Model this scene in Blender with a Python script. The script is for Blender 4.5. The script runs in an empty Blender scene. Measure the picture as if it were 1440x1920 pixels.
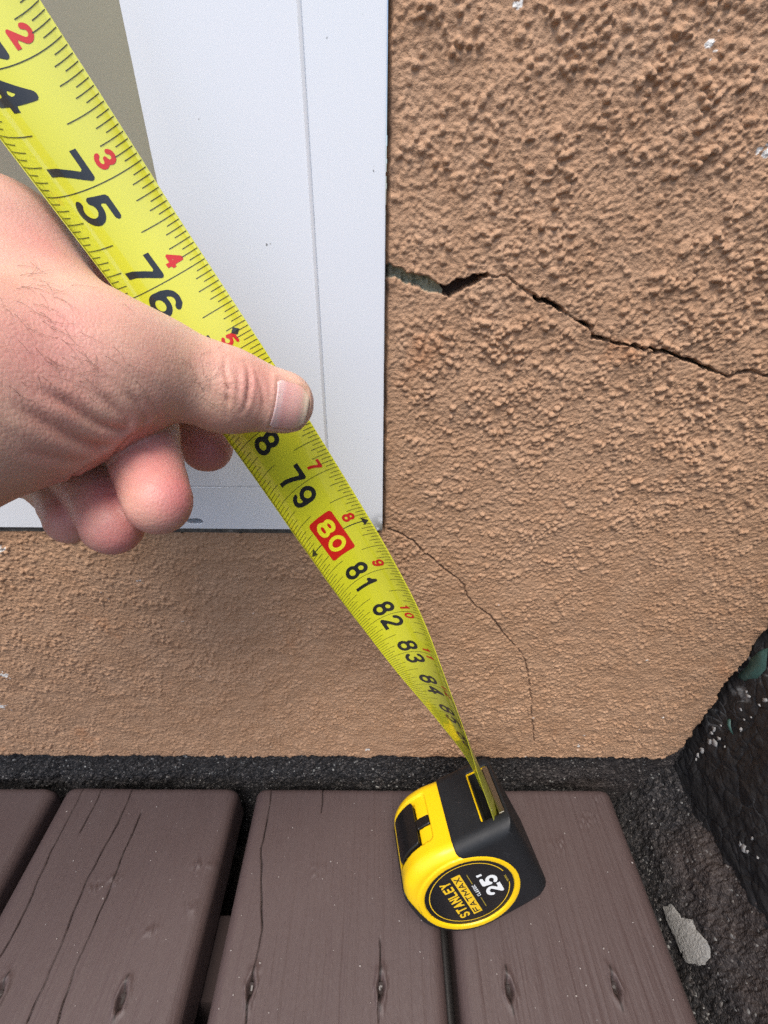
import bpy, bmesh, math, random
import numpy as np
from mathutils import Matrix, Vector

random.seed(7); RNG = np.random.default_rng(11)
D = {"CAM":[[0.999955,-0.000736,0.009414],[0.007519,-0.541017,-0.840978],[0.005712,0.841011,-0.540987]],"BLADE":[[72.0,-0.1149,-0.06598,0.45142,-0.09872,-0.04565,0.4608],[72.5,-0.10888,-0.0656,0.44024,-0.09284,-0.04514,0.44956],[73.0,-0.1029,-0.06518,0.42904,-0.08696,-0.04464,0.43831],[73.5,-0.09699,-0.06469,0.41781,-0.08108,-0.04413,0.42706],[74.0,-0.09112,-0.06412,0.40656,-0.07523,-0.04361,0.4158],[74.5,-0.08531,-0.06348,0.3953,-0.06938,-0.04297,0.40448],[75.0,-0.0796,-0.06288,0.38402,-0.06367,-0.04217,0.39297],[75.5,-0.07384,-0.06239,0.37278,-0.05792,-0.04144,0.38134],[76.0,-0.06811,-0.06189,0.36146,-0.05198,-0.04122,0.37022],[76.5,-0.06247,-0.0612,0.35001,-0.04591,-0.04106,0.35906],[77.0,-0.05708,-0.06026,0.3385,-0.03989,-0.0408,0.34785],[77.5,-0.05194,-0.05904,0.32695,-0.03395,-0.04045,0.33654],[78.0,-0.04696,-0.05768,0.31539,-0.02813,-0.04009,0.32511],[78.5,-0.04198,-0.05647,0.30377,-0.02236,-0.03992,0.31362],[79.0,-0.03703,-0.0554,0.29212,-0.01648,-0.04013,0.30217],[79.5,-0.03213,-0.05435,0.28044,-0.01055,-0.04081,0.29077],[80.0,-0.02714,-0.05316,0.2688,-0.00453,-0.04199,0.27946],[80.5,-0.02231,-0.05198,0.25711,0.0014,-0.04336,0.26813],[81.0,-0.01737,-0.05051,0.24549,0.00701,-0.04466,0.25668],[81.5,-0.01252,-0.04871,0.23391,0.01247,-0.04608,0.2452],[82.0,-0.00742,-0.04702,0.22242,0.01767,-0.04831,0.23369],[82.5,-0.00215,-0.04581,0.21094,0.02242,-0.05126,0.22215],[83.0,0.00338,-0.04497,0.19954,0.02675,-0.05447,0.2105],[83.5,0.00905,-0.04414,0.18826,0.031,-0.05717,0.1987],[84.0,0.01493,-0.04331,0.17707,0.03522,-0.05933,0.18678],[84.5,0.02094,-0.04258,0.16594,0.03935,-0.06114,0.17476],[85.0,0.02697,-0.04199,0.15481,0.04334,-0.06273,0.16268],[85.5,0.03291,-0.04154,0.14365,0.04703,-0.06422,0.15048],[86.0,0.03886,-0.04122,0.13248,0.05063,-0.06545,0.13824],[86.5,0.04481,-0.04089,0.12133,0.05436,-0.06635,0.12603],[87.0,0.0505,-0.04076,0.11001,0.05825,-0.06696,0.11388],[87.5,0.0557,-0.04084,0.09843,0.06213,-0.06748,0.10175],[88.0,0.06039,-0.04111,0.0866,0.0659,-0.06799,0.08962]],"CASE_O":[0.05089,-0.06363,0.04004],"CASE_R":[[-0.43802,-0.89132,0.117],[0.17502,-0.21221,-0.96142],[0.88176,-0.40065,0.24895]],"HJ":{"cmc":[-0.08694,-0.09452,0.35173,0.018],"mcp":[-0.06844,-0.07962,0.34921,0.0132],"tmid":[-0.05808,-0.06998,0.34583,0.0112],"ip":[-0.0451,-0.06497,0.33897,0.0109],"tip":[-0.03009,-0.05911,0.33345,0.0094],"the0":[-0.09459,-0.10732,0.3447,0.021],"the1":[-0.07987,-0.08777,0.34382,0.0156],"the2":[-0.07162,-0.0839,0.34067,0.0075],"wri":[-0.1166,-0.09751,0.35232,0.025],"arm":[-0.36,-0.2,0.35,0.037],"i_mcp":[-0.09754,-0.06065,0.371,0.0165],"i_pip":[-0.08768,-0.04973,0.36775,0.0096],"i_mid":[-0.07978,-0.03558,0.34547,0.009300000000000001],"i_tip":[-0.06012,-0.04898,0.31376,0.0086],"m_mcp":[-0.11999,-0.05413,0.36057,0.016],"m_pip":[-0.10951,-0.02931,0.34382,0.01],"m_dip":[-0.07069,-0.06974,0.32758,0.0103],"m_tip":[-0.05676,-0.09416,0.31933,0.0083],"r_mcp":[-0.13082,-0.05359,0.34281,0.015],"r_pip":[-0.12187,-0.03926,0.32451,0.0095],"r_dip":[-0.08703,-0.07235,0.31595,0.0092],"r_tip":[-0.07117,-0.0931,0.31159,0.008],"p_mcp":[-0.1342,-0.06122,0.32721,0.014],"p_pip":[-0.116,-0.06201,0.31139,0.008],"p_dip":[-0.1018,-0.06848,0.30888,0.0074],"p_tip":[-0.08859,-0.08508,0.30724,0.0066],"web":[-0.08177,-0.07105,0.35686,0.0105],"web2":[-0.08679,-0.07268,0.36166,0.013]},"FOLDS":[[[[-0.06933,-0.08844,0.32722],[-0.06355,-0.09205,0.33382],[-0.06048,-0.09112,0.33621],[-0.05849,-0.08895,0.33669]],0.7,1.2],[[[-0.08439,-0.08686,0.31929],[-0.07174,-0.09834,0.32968],[-0.06859,-0.09683,0.33145]],0.6,1.1],[[[-0.06027,-0.09334,0.3385],[-0.06239,-0.09768,0.34155],[-0.06367,-0.10028,0.345],[-0.06519,-0.10251,0.34845],[-0.0666,-0.10429,0.3507],[-0.06844,-0.10633,0.35303]],1.1,1.7],[[[-0.06484,-0.09645,0.33555],[-0.06602,-0.1018,0.33976],[-0.06729,-0.10534,0.34414],[-0.06882,-0.10787,0.34815],[-0.07049,-0.10978,0.35156]],1.2,2.0],[[[-0.05878,-0.09315,0.34054],[-0.05906,-0.09509,0.34382],[-0.05989,-0.09656,0.34714],[-0.06134,-0.09779,0.35021]],0.7,1.5],[[[-0.05633,-0.08918,0.33953],[-0.05606,-0.0921,0.3449],[-0.05702,-0.09379,0.34839]],0.6,1.4],[[[-0.06803,-0.09941,0.3337],[-0.0702,-0.10646,0.33791],[-0.07162,-0.1109,0.34236]],0.6,1.8],[[[-0.0552,-0.08551,0.33783],[-0.05439,-0.08896,0.34291],[-0.05468,-0.09065,0.34605]],0.4,1.2],[[[-0.04106,-0.07035,0.3497],[-0.04111,-0.07345,0.3475],[-0.04011,-0.07527,0.34389],[-0.04058,-0.07648,0.34002],[-0.042,-0.07622,0.33475]],0.9,0.7],[[[-0.03703,-0.06797,0.34802],[-0.03578,-0.07058,0.34535],[-0.03558,-0.07261,0.34239],[-0.03648,-0.07423,0.33854],[-0.03816,-0.07493,0.3358]],1.0,0.8],[[[-0.03445,-0.06921,0.34497],[-0.03293,-0.07028,0.34168],[-0.0326,-0.07121,0.33827],[-0.03395,-0.07175,0.33386]],0.5,0.8],[[[-0.03826,-0.0715,0.34699],[-0.03788,-0.07399,0.34351],[-0.03848,-0.07548,0.33823]],0.45,0.6],[[[-0.04416,-0.07527,0.34798],[-0.04404,-0.07736,0.34312],[-0.04635,-0.07649,0.33406]],0.25,0.7]],"NAIL":[[-0.03009,-0.06961,0.33621],[-0.02245,-0.0644,0.33489]],"HAIR_A":[[-0.07182,-0.09423,0.36656],[-0.06675,-0.09457,0.36269],[-0.0631,-0.09174,0.36222],[-0.06817,-0.10083,0.35991],[-0.06932,-0.10607,0.3562],[-0.06762,-0.08926,0.36591],[-0.06177,-0.09444,0.35856],[-0.07065,-0.10136,0.36292],[-0.06634,-0.10068,0.35684],[-0.07416,-0.08546,0.36945],[-0.07434,-0.09328,0.36834],[-0.06393,-0.0991,0.35434]],"HAIR_B":[[-0.04782,-0.07893,0.34895],[-0.04678,-0.07869,0.34489],[-0.04773,-0.07942,0.34237],[-0.04505,-0.07688,0.34639],[-0.04861,-0.08071,0.34549],[-0.04587,-0.07473,0.35049]],"RED":[[-0.0495,-0.0939,0.3233,0.012,1.0],[-0.0569,-0.0898,0.3294,0.014,0.9],[-0.0659,-0.0991,0.3113,0.012,1.0],[-0.0702,-0.092,0.3197,0.012,0.85],[-0.0756,-0.0991,0.3145,0.01,0.8],[-0.0871,-0.0888,0.3125,0.01,0.75],[-0.0555,-0.0562,0.3148,0.013,0.95],[-0.0352,-0.072,0.3429,0.011,0.55],[-0.0402,-0.0751,0.3336,0.009,0.4],[-0.0685,-0.0992,0.3615,0.02,0.45],[-0.0657,-0.0937,0.3625,0.008,0.5],[-0.0787,-0.0726,0.3757,0.015,0.4],[-0.0652,-0.0945,0.3337,0.006,0.4],[-0.0765,-0.0476,0.3656,0.01,0.8]],"CRACK":[[-9e-05,0.36375,6],[0.00533,0.36308,5.6],[0.01144,0.36098,5.6],[0.01659,0.35921,6],[0.02324,0.35743,5.2],[0.02685,0.3582,5.6],[0.03037,0.3597,5.6],[0.03462,0.36156,4.4],[0.03693,0.36248,1.6],[0.04261,0.36218,0.6],[0.04667,0.36203,0.6],[0.05462,0.35698,0.8],[0.05797,0.35551,1.4],[0.06127,0.35441,1.9],[0.06576,0.35274,2.2],[0.06966,0.35105,1.6],[0.07353,0.34875,0.5],[0.07642,0.3472,1.1],[0.0822,0.34526,1.6],[0.08345,0.34286,0.6],[0.08472,0.34124,1.6],[0.08903,0.33963,1.8],[0.09309,0.33905,0.8],[0.09688,0.33867,1.7],[0.10268,0.33747,1.9],[0.10505,0.33686,1.0],[0.10852,0.33626,2],[0.11433,0.33525,2],[0.11907,0.33423,2.1],[0.12385,0.3332,1.8],[0.12882,0.33173,1.5],[0.13674,0.32852,1.3],[0.14454,0.32592,0.8],[0.14743,0.3255,1.3],[0.14959,0.32731,1.6],[0.15276,0.32778,1.5],[0.15621,0.32759,0.5],[0.16018,0.32629,1.6],[0.16725,0.32568,1.6],[0.18357,0.32035,1.2]],"PALE":[[-0.20103,0.23091,1.3],[-0.19903,0.23164,0.9],[-0.24394,0.12848,1.8],[-0.24141,0.12956,1.0],[-0.26061,0.0944,1.7],[-0.13487,0.20998,0.9],[0.0987,0.42593,1.2],[0.03908,0.43368,1.0],[0.12764,0.39982,1.5],[0.08052,0.0204,1.0],[0.14845,0.05036,1.3],[-0.00871,0.04412,1.0],[0.10811,0.0852,0.5]],"HAIRLINE":[[0.00361,0.2458],[0.01028,0.24283],[0.01684,0.2381],[0.02134,0.23217],[0.02795,0.22647],[0.03521,0.21837],[0.04246,0.2127],[0.04653,0.20765],[0.04919,0.19963],[0.05426,0.19262],[0.06465,0.18414],[0.06935,0.17755],[0.07485,0.16849],[0.08156,0.16102],[0.08698,0.15429],[0.09205,0.14435],[0.0956,0.13401],[0.09873,0.1205],[0.1031,0.10631],[0.10604,0.0883],[0.11048,0.07241],[0.11399,0.05565]],"BCRACK":[[[-0.2321,-0.0059],[-0.2322,-0.0277],[-0.2321,-0.0478],[-0.2309,-0.0666],[-0.2286,-0.0823],[-0.2291,-0.0967],[-0.2298,-0.1053]],[[-0.1938,-0.0069],[-0.1942,-0.0305],[-0.1963,-0.0509],[-0.1982,-0.065],[-0.1975,-0.0822],[-0.1962,-0.0991],[-0.1959,-0.1156],[-0.1961,-0.1323]],[[-0.1801,-0.0239],[-0.1803,-0.0409],[-0.1809,-0.0557],[-0.18,-0.0723],[-0.1803,-0.0822],[-0.1811,-0.0966],[-0.1819,-0.1099],[-0.1789,-0.1326]],[[-0.2175,-0.0058],[-0.2176,-0.0214],[-0.2188,-0.0376]],[[-0.0846,-0.0073],[-0.084,-0.0301],[-0.0841,-0.0473],[-0.0792,-0.0692],[-0.0736,-0.0913],[-0.0742,-0.1062],[-0.0749,-0.1166],[-0.074,-0.1326]],[[-0.044,-0.0063],[-0.0441,-0.0234]],[[0.001,-0.0963],[0.0014,-0.1061],[0.0008,-0.1154],[0.0003,-0.1325]]],"SCREW":[[-0.1478,-0.1226],[-0.0746,-0.1177],[0.0018,-0.1176],[0.0772,-0.1187],[0.1405,-0.1175]],"KNOT":[[-0.1901,-0.07],[-0.18,-0.0673],[-0.1161,-0.0571],[-0.1262,-0.0577],[-0.0424,-0.0606],[0.1615,-0.0256],[0.1309,-0.0451],[0.1554,-0.0311],[0.17,-0.0142],[-0.1215,-0.082],[-0.1439,-0.0927],[0.2077,-0.08]],"GREEN":[[-0.0,0.1299],[-0.0048,0.1323],[-0.0106,0.1426],[-0.0116,0.1525],[-0.0056,0.1645],[-0.003,0.16],[-0.0011,0.151],[-0.0021,0.1441]],"SLIVER":[[-0.01,0.1004],[-0.0118,0.1019],[-0.0143,0.0981],[-0.0188,0.0956],[-0.0156,0.0953],[-0.0116,0.0962]],"WHITE":[[-0.0067,0.0822,3],[-0.0064,0.0779,2.5],[-0.0088,0.0714,3],[-0.012,0.0742,3.4],[-0.0127,0.0813,2],[-0.0077,0.0574,3],[-0.0072,0.051,2.2],[-0.008,0.0467,1.4],[-0.0128,0.1278,2],[-0.0101,0.1289,1],[-0.0134,0.1153,1.6],[-0.0205,0.1044,1.6],[-0.0217,0.1371,2],[-0.0208,0.1306,1.2],[-0.0089,0.0907,1],[-0.0189,0.1123,1],[-0.0213,0.1188,1],[-0.0634,0.0439,3.4],[-0.0609,0.0429,2.6],[-0.0658,0.0449,2.2],[-0.0631,0.0566,1.3],[-0.0715,0.0519,1.5],[-0.0188,0.0819,1],[0.0074,0.0506,1]],"PATCH":[[0.1964,-0.0746,-0.018],[0.2032,-0.0737,-0.018],[0.2062,-0.0804,-0.018],[0.2129,-0.0815,-0.018],[0.2124,-0.0873,-0.018],[0.2154,-0.0908,-0.018],[0.2166,-0.0953,-0.018],[0.2131,-0.1017,-0.018],[0.2065,-0.1047,-0.018],[0.2008,-0.1039,-0.018],[0.1962,-0.1024,-0.018],[0.1962,-0.0961,-0.018],[0.1957,-0.0892,-0.018],[0.1953,-0.0818,-0.018]]}
SC = bpy.context.scene
COL = SC.collection

# ------------------------------------------------------------------ camera, sky, sun, exposure
cam = bpy.data.cameras.new('camera'); cam_o = bpy.data.objects.new('camera', cam); COL.objects.link(cam_o)
cam.sensor_fit = 'VERTICAL'; cam.sensor_height = 36.0; cam.lens = 36.0 * 862 / 1920
cam.clip_start = 0.005; cam.clip_end = 500
r_, d_, f_ = [Vector(v) for v in D['CAM']]
M = Matrix((r_, -d_, -f_)).transposed().to_4x4(); M.translation = (0, -0.194, 0.381)
cam_o.matrix_world = M
SC.camera = cam_o

SUN_EL, SUN_AZ = math.radians(68), math.radians(190)     # azimuth of the light's origin, from +Y clockwise
w = bpy.data.worlds.new('World'); SC.world = w; w.use_nodes = True
nt = w.node_tree; bg = nt.nodes['Background']
sky = nt.nodes.new('ShaderNodeTexSky'); sky.sky_type = 'NISHITA'; sky.sun_disc = False
sky.sun_elevation = SUN_EL; sky.sun_rotation = SUN_AZ
sky.air_density = 1.0; sky.dust_density = 3.0; sky.ozone_density = 1.0
nt.links.new(sky.outputs[0], bg.inputs[0]); bg.inputs[1].default_value = 0.105
sun = bpy.data.lights.new('sun', 'SUN'); sun.energy = 1.5; sun.angle = math.radians(30); sun.color = (1, .95, .88)
sun_o = bpy.data.objects.new('sun', sun); COL.objects.link(sun_o)
sv = Vector((math.sin(SUN_AZ) * math.cos(SUN_EL), math.cos(SUN_AZ) * math.cos(SUN_EL), math.sin(SUN_EL)))
sun_o.rotation_euler = sv.to_track_quat('Z', 'Y').to_euler(); sun_o.location = sv * 5
vs = SC.view_settings; vs.view_transform = 'Standard'; vs.look = 'None'; vs.gamma = 1; vs.use_curve_mapping = False
vs.exposure = 1.14
SC.cycles.use_denoising = False; SC.cycles.sampling_pattern = 'BLUE_NOISE'; SC.cycles.diffuse_bounces = 3; SC.cycles.max_bounces = 6; SC.cycles.sample_clamp_indirect = 4

# ------------------------------------------------------------------ helpers
def empty(name, loc=(0, 0, 0)):
    o = bpy.data.objects.new(name, None); COL.objects.link(o); o.location = loc; o.empty_display_size = .02
    return o
def tag(o, label=None, cat=None, group=None, kind=None):
    for k, v in (('label', label), ('category', cat), ('group', group), ('kind', kind)):
        if v: o[k] = v
    return o
def link(name, me, parent=None, mats=()):
    o = bpy.data.objects.new(name, me); COL.objects.link(o)
    for m in mats:
        if m.name not in [x.name for x in me.materials if x]: me.materials.append(m)
    if parent:
        o.parent = parent
        pm = Matrix.Translation(parent.location) if parent.parent is None else Matrix()
        o.matrix_parent_inverse = pm.inverted()
    return o
def fast_mesh(name, V, Q, smooth=True, mat_idx=None):
    """V (n,3), Q (m,k) arrays of equal sided faces"""
    V = np.ascontiguousarray(V, np.float32); Q = np.ascontiguousarray(Q, np.int32)
    me = bpy.data.meshes.new(name); k = Q.shape[1]
    me.vertices.add(len(V)); me.vertices.foreach_set('co', V.ravel())
    me.loops.add(Q.size); me.loops.foreach_set('vertex_index', Q.ravel())
    me.polygons.add(len(Q)); me.polygons.foreach_set('loop_start', np.arange(0, Q.size, k, dtype=np.int32))
    me.polygons.foreach_set('loop_total', np.full(len(Q), k, np.int32))
    if mat_idx is not None: me.polygons.foreach_set('material_index', np.asarray(mat_idx, np.int32))
    me.polygons.foreach_set('use_smooth', np.full(len(Q), smooth))
    me.update(calc_edges=True); me.validate()
    return me
def attr(me, name, vals):
    a = me.attributes.new(name, 'FLOAT', 'POINT'); a.data.foreach_set('value', np.ascontiguousarray(vals, np.float32))
def pydata(name, V, F, smooth=False):
    me = bpy.data.meshes.new(name); me.from_pydata([tuple(v) for v in V], [], [tuple(f) for f in F]); me.update()
    if smooth: me.polygons.foreach_set('use_smooth', [True] * len(me.polygons))
    return me
def grid_faces(nu, nv, wrap=False):
    i = np.arange(nu - 1)[:, None]; j = np.arange(nv if wrap else nv - 1)[None]
    j2 = (j + 1) % nv
    a = i * nv + j; b = (i + 1) * nv + j; c = (i + 1) * nv + j2; d = i * nv + j2
    return np.stack([a, b, c, d], -1).reshape(-1, 4)
def vnoise(x, y, seed, z=None):
    """smooth value noise, -1..1, vectorised"""
    xi = np.floor(x).astype(np.int64); yi = np.floor(y).astype(np.int64)
    fx = x - xi; fy = y - yi; fx = fx * fx * (3 - 2 * fx); fy = fy * fy * (3 - 2 * fy)
    def h(a, b):
        n = (a * 374761393 + b * 668265263 + seed * 982451653) & 0x7fffffff
        n = ((n ^ (n >> 13)) * 1274126177) & 0x7fffffff
        return ((n ^ (n >> 16)) & 0xffff) / 32767.5 - 1
    return (h(xi, yi) * (1 - fx) + h(xi + 1, yi) * fx) * (1 - fy) + (h(xi, yi + 1) * (1 - fx) + h(xi + 1, yi + 1) * fx) * fy
def fbm(x, y, seed, oct=3):
    s = 0; a = 1
    for k in range(oct): s = s + a * vnoise(x * 2 ** k, y * 2 ** k, seed + k * 17); a *= .5
    return s
def seg_dist(px, py, A, B):
    """distance of points to a segment and the parameter along it"""
    dx, dy = B[0] - A[0], B[1] - A[1]; L = dx * dx + dy * dy + 1e-18
    t = np.clip(((px - A[0]) * dx + (py - A[1]) * dy) / L, 0, 1)
    return np.hypot(px - A[0] - t * dx, py - A[1] - t * dy), t
def smooth(e0, e1, x):
    t = np.clip((x - e0) / (e1 - e0), 0, 1); return t * t * (3 - 2 * t)
def surface_nets(F, org, h):
    """isosurface F=0 (negative inside) of a regular grid"""
    s = F < 0
    nx, ny, nz = F.shape
    acc = np.zeros((nx - 1, ny - 1, nz - 1, 3), np.float32); cnt = np.zeros((nx - 1, ny - 1, nz - 1), np.float32)
    crosses = []
    for ax in range(3):
        sl0 = [slice(None)] * 3; sl1 = [slice(None)] * 3; sl0[ax] = slice(0, -1); sl1[ax] = slice(1, None)
        c = s[tuple(sl0)] != s[tuple(sl1)]
        I = np.argwhere(c); a = F[tuple(sl0)][c]; b = F[tuple(sl1)][c]; t = a / (a - b)
        P = I.astype(np.float32).copy(); P[:, ax] += t
        crosses.append((ax, I, s[tuple(sl0)][c]))
        o1, o2 = [k for k in range(3) if k != ax]
        for d1 in (0, -1):
            for d2 in (0, -1):
                J = I.copy(); J[:, o1] += d1; J[:, o2] += d2
                ok = ((J >= 0) & (J < np.array(cnt.shape))).all(1)
                Jo = J[ok]
                np.add.at(acc, (Jo[:, 0], Jo[:, 1], Jo[:, 2]), P[ok]); np.add.at(cnt, (Jo[:, 0], Jo[:, 1], Jo[:, 2]), 1)
    m = cnt > 0; idx = np.full(cnt.shape, -1, np.int64); idx[m] = np.arange(m.sum())
    V = acc[m] / cnt[m][:, None] * h + np.asarray(org)
    quads = []
    for ax, I, ins in crosses:
        o1, o2 = [(1, 2), (2, 0), (0, 1)][ax]
        ok = (I[:, o1] > 0) & (I[:, o2] > 0) & (I[:, o1] < cnt.shape[o1]) & (I[:, o2] < cnt.shape[o2])
        I = I[ok]; ins = ins[ok]
        def g(d1, d2):
            J = I.copy(); J[:, o1] += d1; J[:, o2] += d2; return idx[J[:, 0], J[:, 1], J[:, 2]]
        q = np.stack([g(-1, -1), g(0, -1), g(0, 0), g(-1, 0)], 1)
        q[~ins] = q[~ins][:, ::-1]
        quads.append(q)
    return V, np.concatenate(quads)

# ------------------------------------------------------------------ materials
class N:
    def __init__(s, name):
        s.m = bpy.data.materials.new(name); s.m.use_nodes = True; s.t = s.m.node_tree
        s.b = s.t.nodes['Principled BSDF']; s.co = None
    def n(s, typ, **kw):
        x = s.t.nodes.new('ShaderNode' + typ)
        for k, v in kw.items(): setattr(x, k, v)
        return x
    def l(s, a, b): s.t.links.new(a, b)
    def coord(s, scale=(1, 1, 1)):
        if s.co is None: s.co = s.n('TexCoord')
        mp = s.n('Mapping'); mp.inputs['Scale'].default_value = scale; s.l(s.co.outputs['Object'], mp.inputs[0]); return mp.outputs[0]
    def noise(s, sc, detail=4, rough=.55, scale=(1, 1, 1)):
        x = s.n('TexNoise'); x.inputs['Scale'].default_value = sc; x.inputs['Detail'].default_value = detail
        x.inputs['Roughness'].default_value = rough; s.l(s.coord(scale), x.inputs['Vector']); return x.outputs['Fac']
    def ramp(s, fac, stops):
        x = s.n('ValToRGB'); e = x.color_ramp.elements
        while len(e) < len(stops): e.new(.5)
        for el, (p, c) in zip(e, stops): el.position = p; el.color = (*c, 1) if len(c) == 3 else c
        s.l(fac, x.inputs[0]); return x.outputs[0]
    def mix(s, fac, a, b, mode='MIX'):
        x = s.n('Mix', data_type='RGBA', blend_type=mode)
        for v, i in ((fac, 0), (a, 6), (b, 7)):
            if hasattr(v, 'node'): s.l(v, x.inputs[i])
            else: x.inputs[i].default_value = v if i == 0 else (*v, 1)
        return x.outputs[2]
    def math(s, op, a, b=0.0, clamp=False):
        x = s.n('Math', operation=op); x.use_clamp = clamp
        for v, i in ((a, 0), (b, 1)):
            if hasattr(v, 'node'): s.l(v, x.inputs[i])
            else: x.inputs[i].default_value = v
        return x.outputs[0]
    def attr(s, name):
        x = s.n('Attribute'); x.attribute_name = name; return x.outputs['Fac']
    def bump(s, h, strength, dist):
        x = s.n('Bump'); x.inputs['Strength'].default_value = strength; x.inputs['Distance'].default_value = dist
        s.l(h, x.inputs['Height']); s.l(x.outputs[0], s.b.inputs['Normal']); return x
    def base(s, c):
        i = s.b.inputs['Base Color']
        if hasattr(c, 'node'): s.l(c, i)
        else: i.default_value = (*c, 1)
    def rough(s, v):
        i = s.b.inputs['Roughness']
        if hasattr(v, 'node'): s.l(v, i)
        else: i.default_value = v
def simple(name, c, r=.5, spec=.5, metal=0, coat=0):
    x = N(name); x.base(c); x.rough(r); x.b.inputs['Specular IOR Level'].default_value = spec
    x.b.inputs['Metallic'].default_value = metal; x.b.inputs['Coat Weight'].default_value = coat
    return x.m

def m_stucco():
    x = N('stucco'); big = x.noise(9, 4); fine = x.noise(420, 3); mid = x.noise(60, 4)
    c = x.ramp(big, [(.3, (.395, .230, .132)), (.7, (.455, .273, .162))])
    c = x.mix(x.ramp(mid, [(.35, (0, 0, 0)), (.75, (.55, .55, .55))]), c, (.52, .34, .22))
    c = x.mix(x.math('MULTIPLY', fine, .25), c, (.24, .14, .085))
    org = x.ramp(x.noise(26, 5, .6), [(.62, (0, 0, 0)), (.75, (.5, .5, .5))])
    c = x.mix(org, c, (.46, .20, .085))
    c = x.mix(x.attr('mortar'), c, x.ramp(x.noise(300, 4), [(.3, (.20, .20, .14)), (.7, (.42, .42, .31))]))
    c = x.mix(x.attr('dark_tone'), c, (.085, .052, .036))
    c = x.mix(x.attr('pale'), c, (.74, .72, .68))
    x.base(c); x.rough(.78); x.b.inputs['Specular IOR Level'].default_value = .32
    vo = x.n('TexVoronoi', feature='SMOOTH_F1'); vo.inputs['Scale'].default_value = 330; x.l(x.coord(), vo.inputs['Vector'])
    lump = x.math('MULTIPLY', x.attr('far'), x.math('SUBTRACT', 3.2, x.math('MULTIPLY', vo.outputs['Distance'], 6.5)))
    fine_h = x.math('ADD', x.noise(1050, 3, .6), x.math('MULTIPLY', x.noise(480, 3, .6), 1.2))
    x.bump(x.math('ADD', fine_h, lump), .75, .0006); return x.m
def m_white():
    x = N('white vinyl'); sp = x.noise(240, 2, .5); mask = x.ramp(sp, [(.765, (0, 0, 0)), (.79, (.8, .8, .8))])
    c = x.mix(x.noise(14, 3), (.745, .785, .83), (.77, .80, .84))
    c = x.mix(mask, c, (.12, .12, .11))
    scr = x.ramp(x.noise(60, 3, .6, (14, 1, .6)), [(.70, (0, 0, 0)), (.78, (.35, .35, .35))])
    c = x.mix(scr, c, (.60, .61, .62))
    c = x.mix(x.math('MULTIPLY', x.attr('wear'), x.ramp(x.noise(330, 5, .7), [(.42, (0, 0, 0)), (.50, (1, 1, 1))])), c, (.20, .20, .185))
    x.base(c); x.rough(.34); x.bump(x.noise(60, 3, .5, (5, 1, .4)), .06, .0004); return x.m
def m_deck():
    x = N('brown deck paint'); g = x.noise(90, 6, .6, (9, .55, 9)); b = x.noise(14, 4)
    c = x.mix(b, (.067, .0435, .042), (.081, .056, .0535))
    c = x.mix(x.ramp(g, [(.3, (0, 0, 0)), (.8, (.6, .6, .6))]), c, (.090, .065, .062))
    c = x.mix(x.attr('crack'), c, (.010, .008, .007))
    sp = x.ramp(x.noise(300, 2), [(.775, (0, 0, 0)), (.80, (1, 1, 1))])
    c = x.mix(sp, c, (.03, .022, .03))
    x.base(c); x.rough(x.ramp(x.noise(40, 4), [(.3, (.44,) * 3), (.7, (.6,) * 3)])); x.b.inputs['Specular IOR Level'].default_value = .36
    h = x.math('ADD', x.math('MULTIPLY', g, .8), x.noise(900, 3, .5, (1, .25, 1)))
    x.bump(h, .38, .0006); return x.m
def m_granular():
    x = N('black granular concrete'); v = x.n('TexVoronoi'); v.inputs['Scale'].default_value = 760; x.l(x.coord(), v.inputs['Vector'])
    cc = x.n('SeparateColor'); x.l(v.outputs['Color'], cc.inputs[0])
    c = x.ramp(cc.outputs[0], [(.0, (.006, .006, .007)), (.5, (.018, .017, .018)), (.84, (.045, .04, .038)), (.975, (.09, .08, .075)), (1, (.32, .32, .30))])
    c = x.mix(x.math('MULTIPLY', x.attr('brown'), x.noise(30, 4)), c, (.066, .046, .038))
    lich = x.ramp(x.noise(70, 4, .65), [(.70, (0, 0, 0)), (.76, (.8, .8, .8))])
    c = x.mix(x.math('MULTIPLY', lich, x.noise(700, 2)), c, (.30, .36, .36))
    x.base(c); x.rough(.75); x.bump(v.outputs['Distance'], .8, -.0008); return x.m
def m_tar():
    x = N('black tar coating'); c = x.mix(x.noise(60, 4), (.013, .0125, .0125), (.030, .028, .028))
    c = x.mix(x.math('MULTIPLY', x.attr('edge'), x.ramp(x.noise(120, 4), [(.40, (0, 0, 0)), (.55, (1, 1, 1))])), c, (.26, .26, .25))
    x.base(c); x.rough(.6); x.bump(x.noise(500, 4), .4, .0006); return x.m
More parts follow.
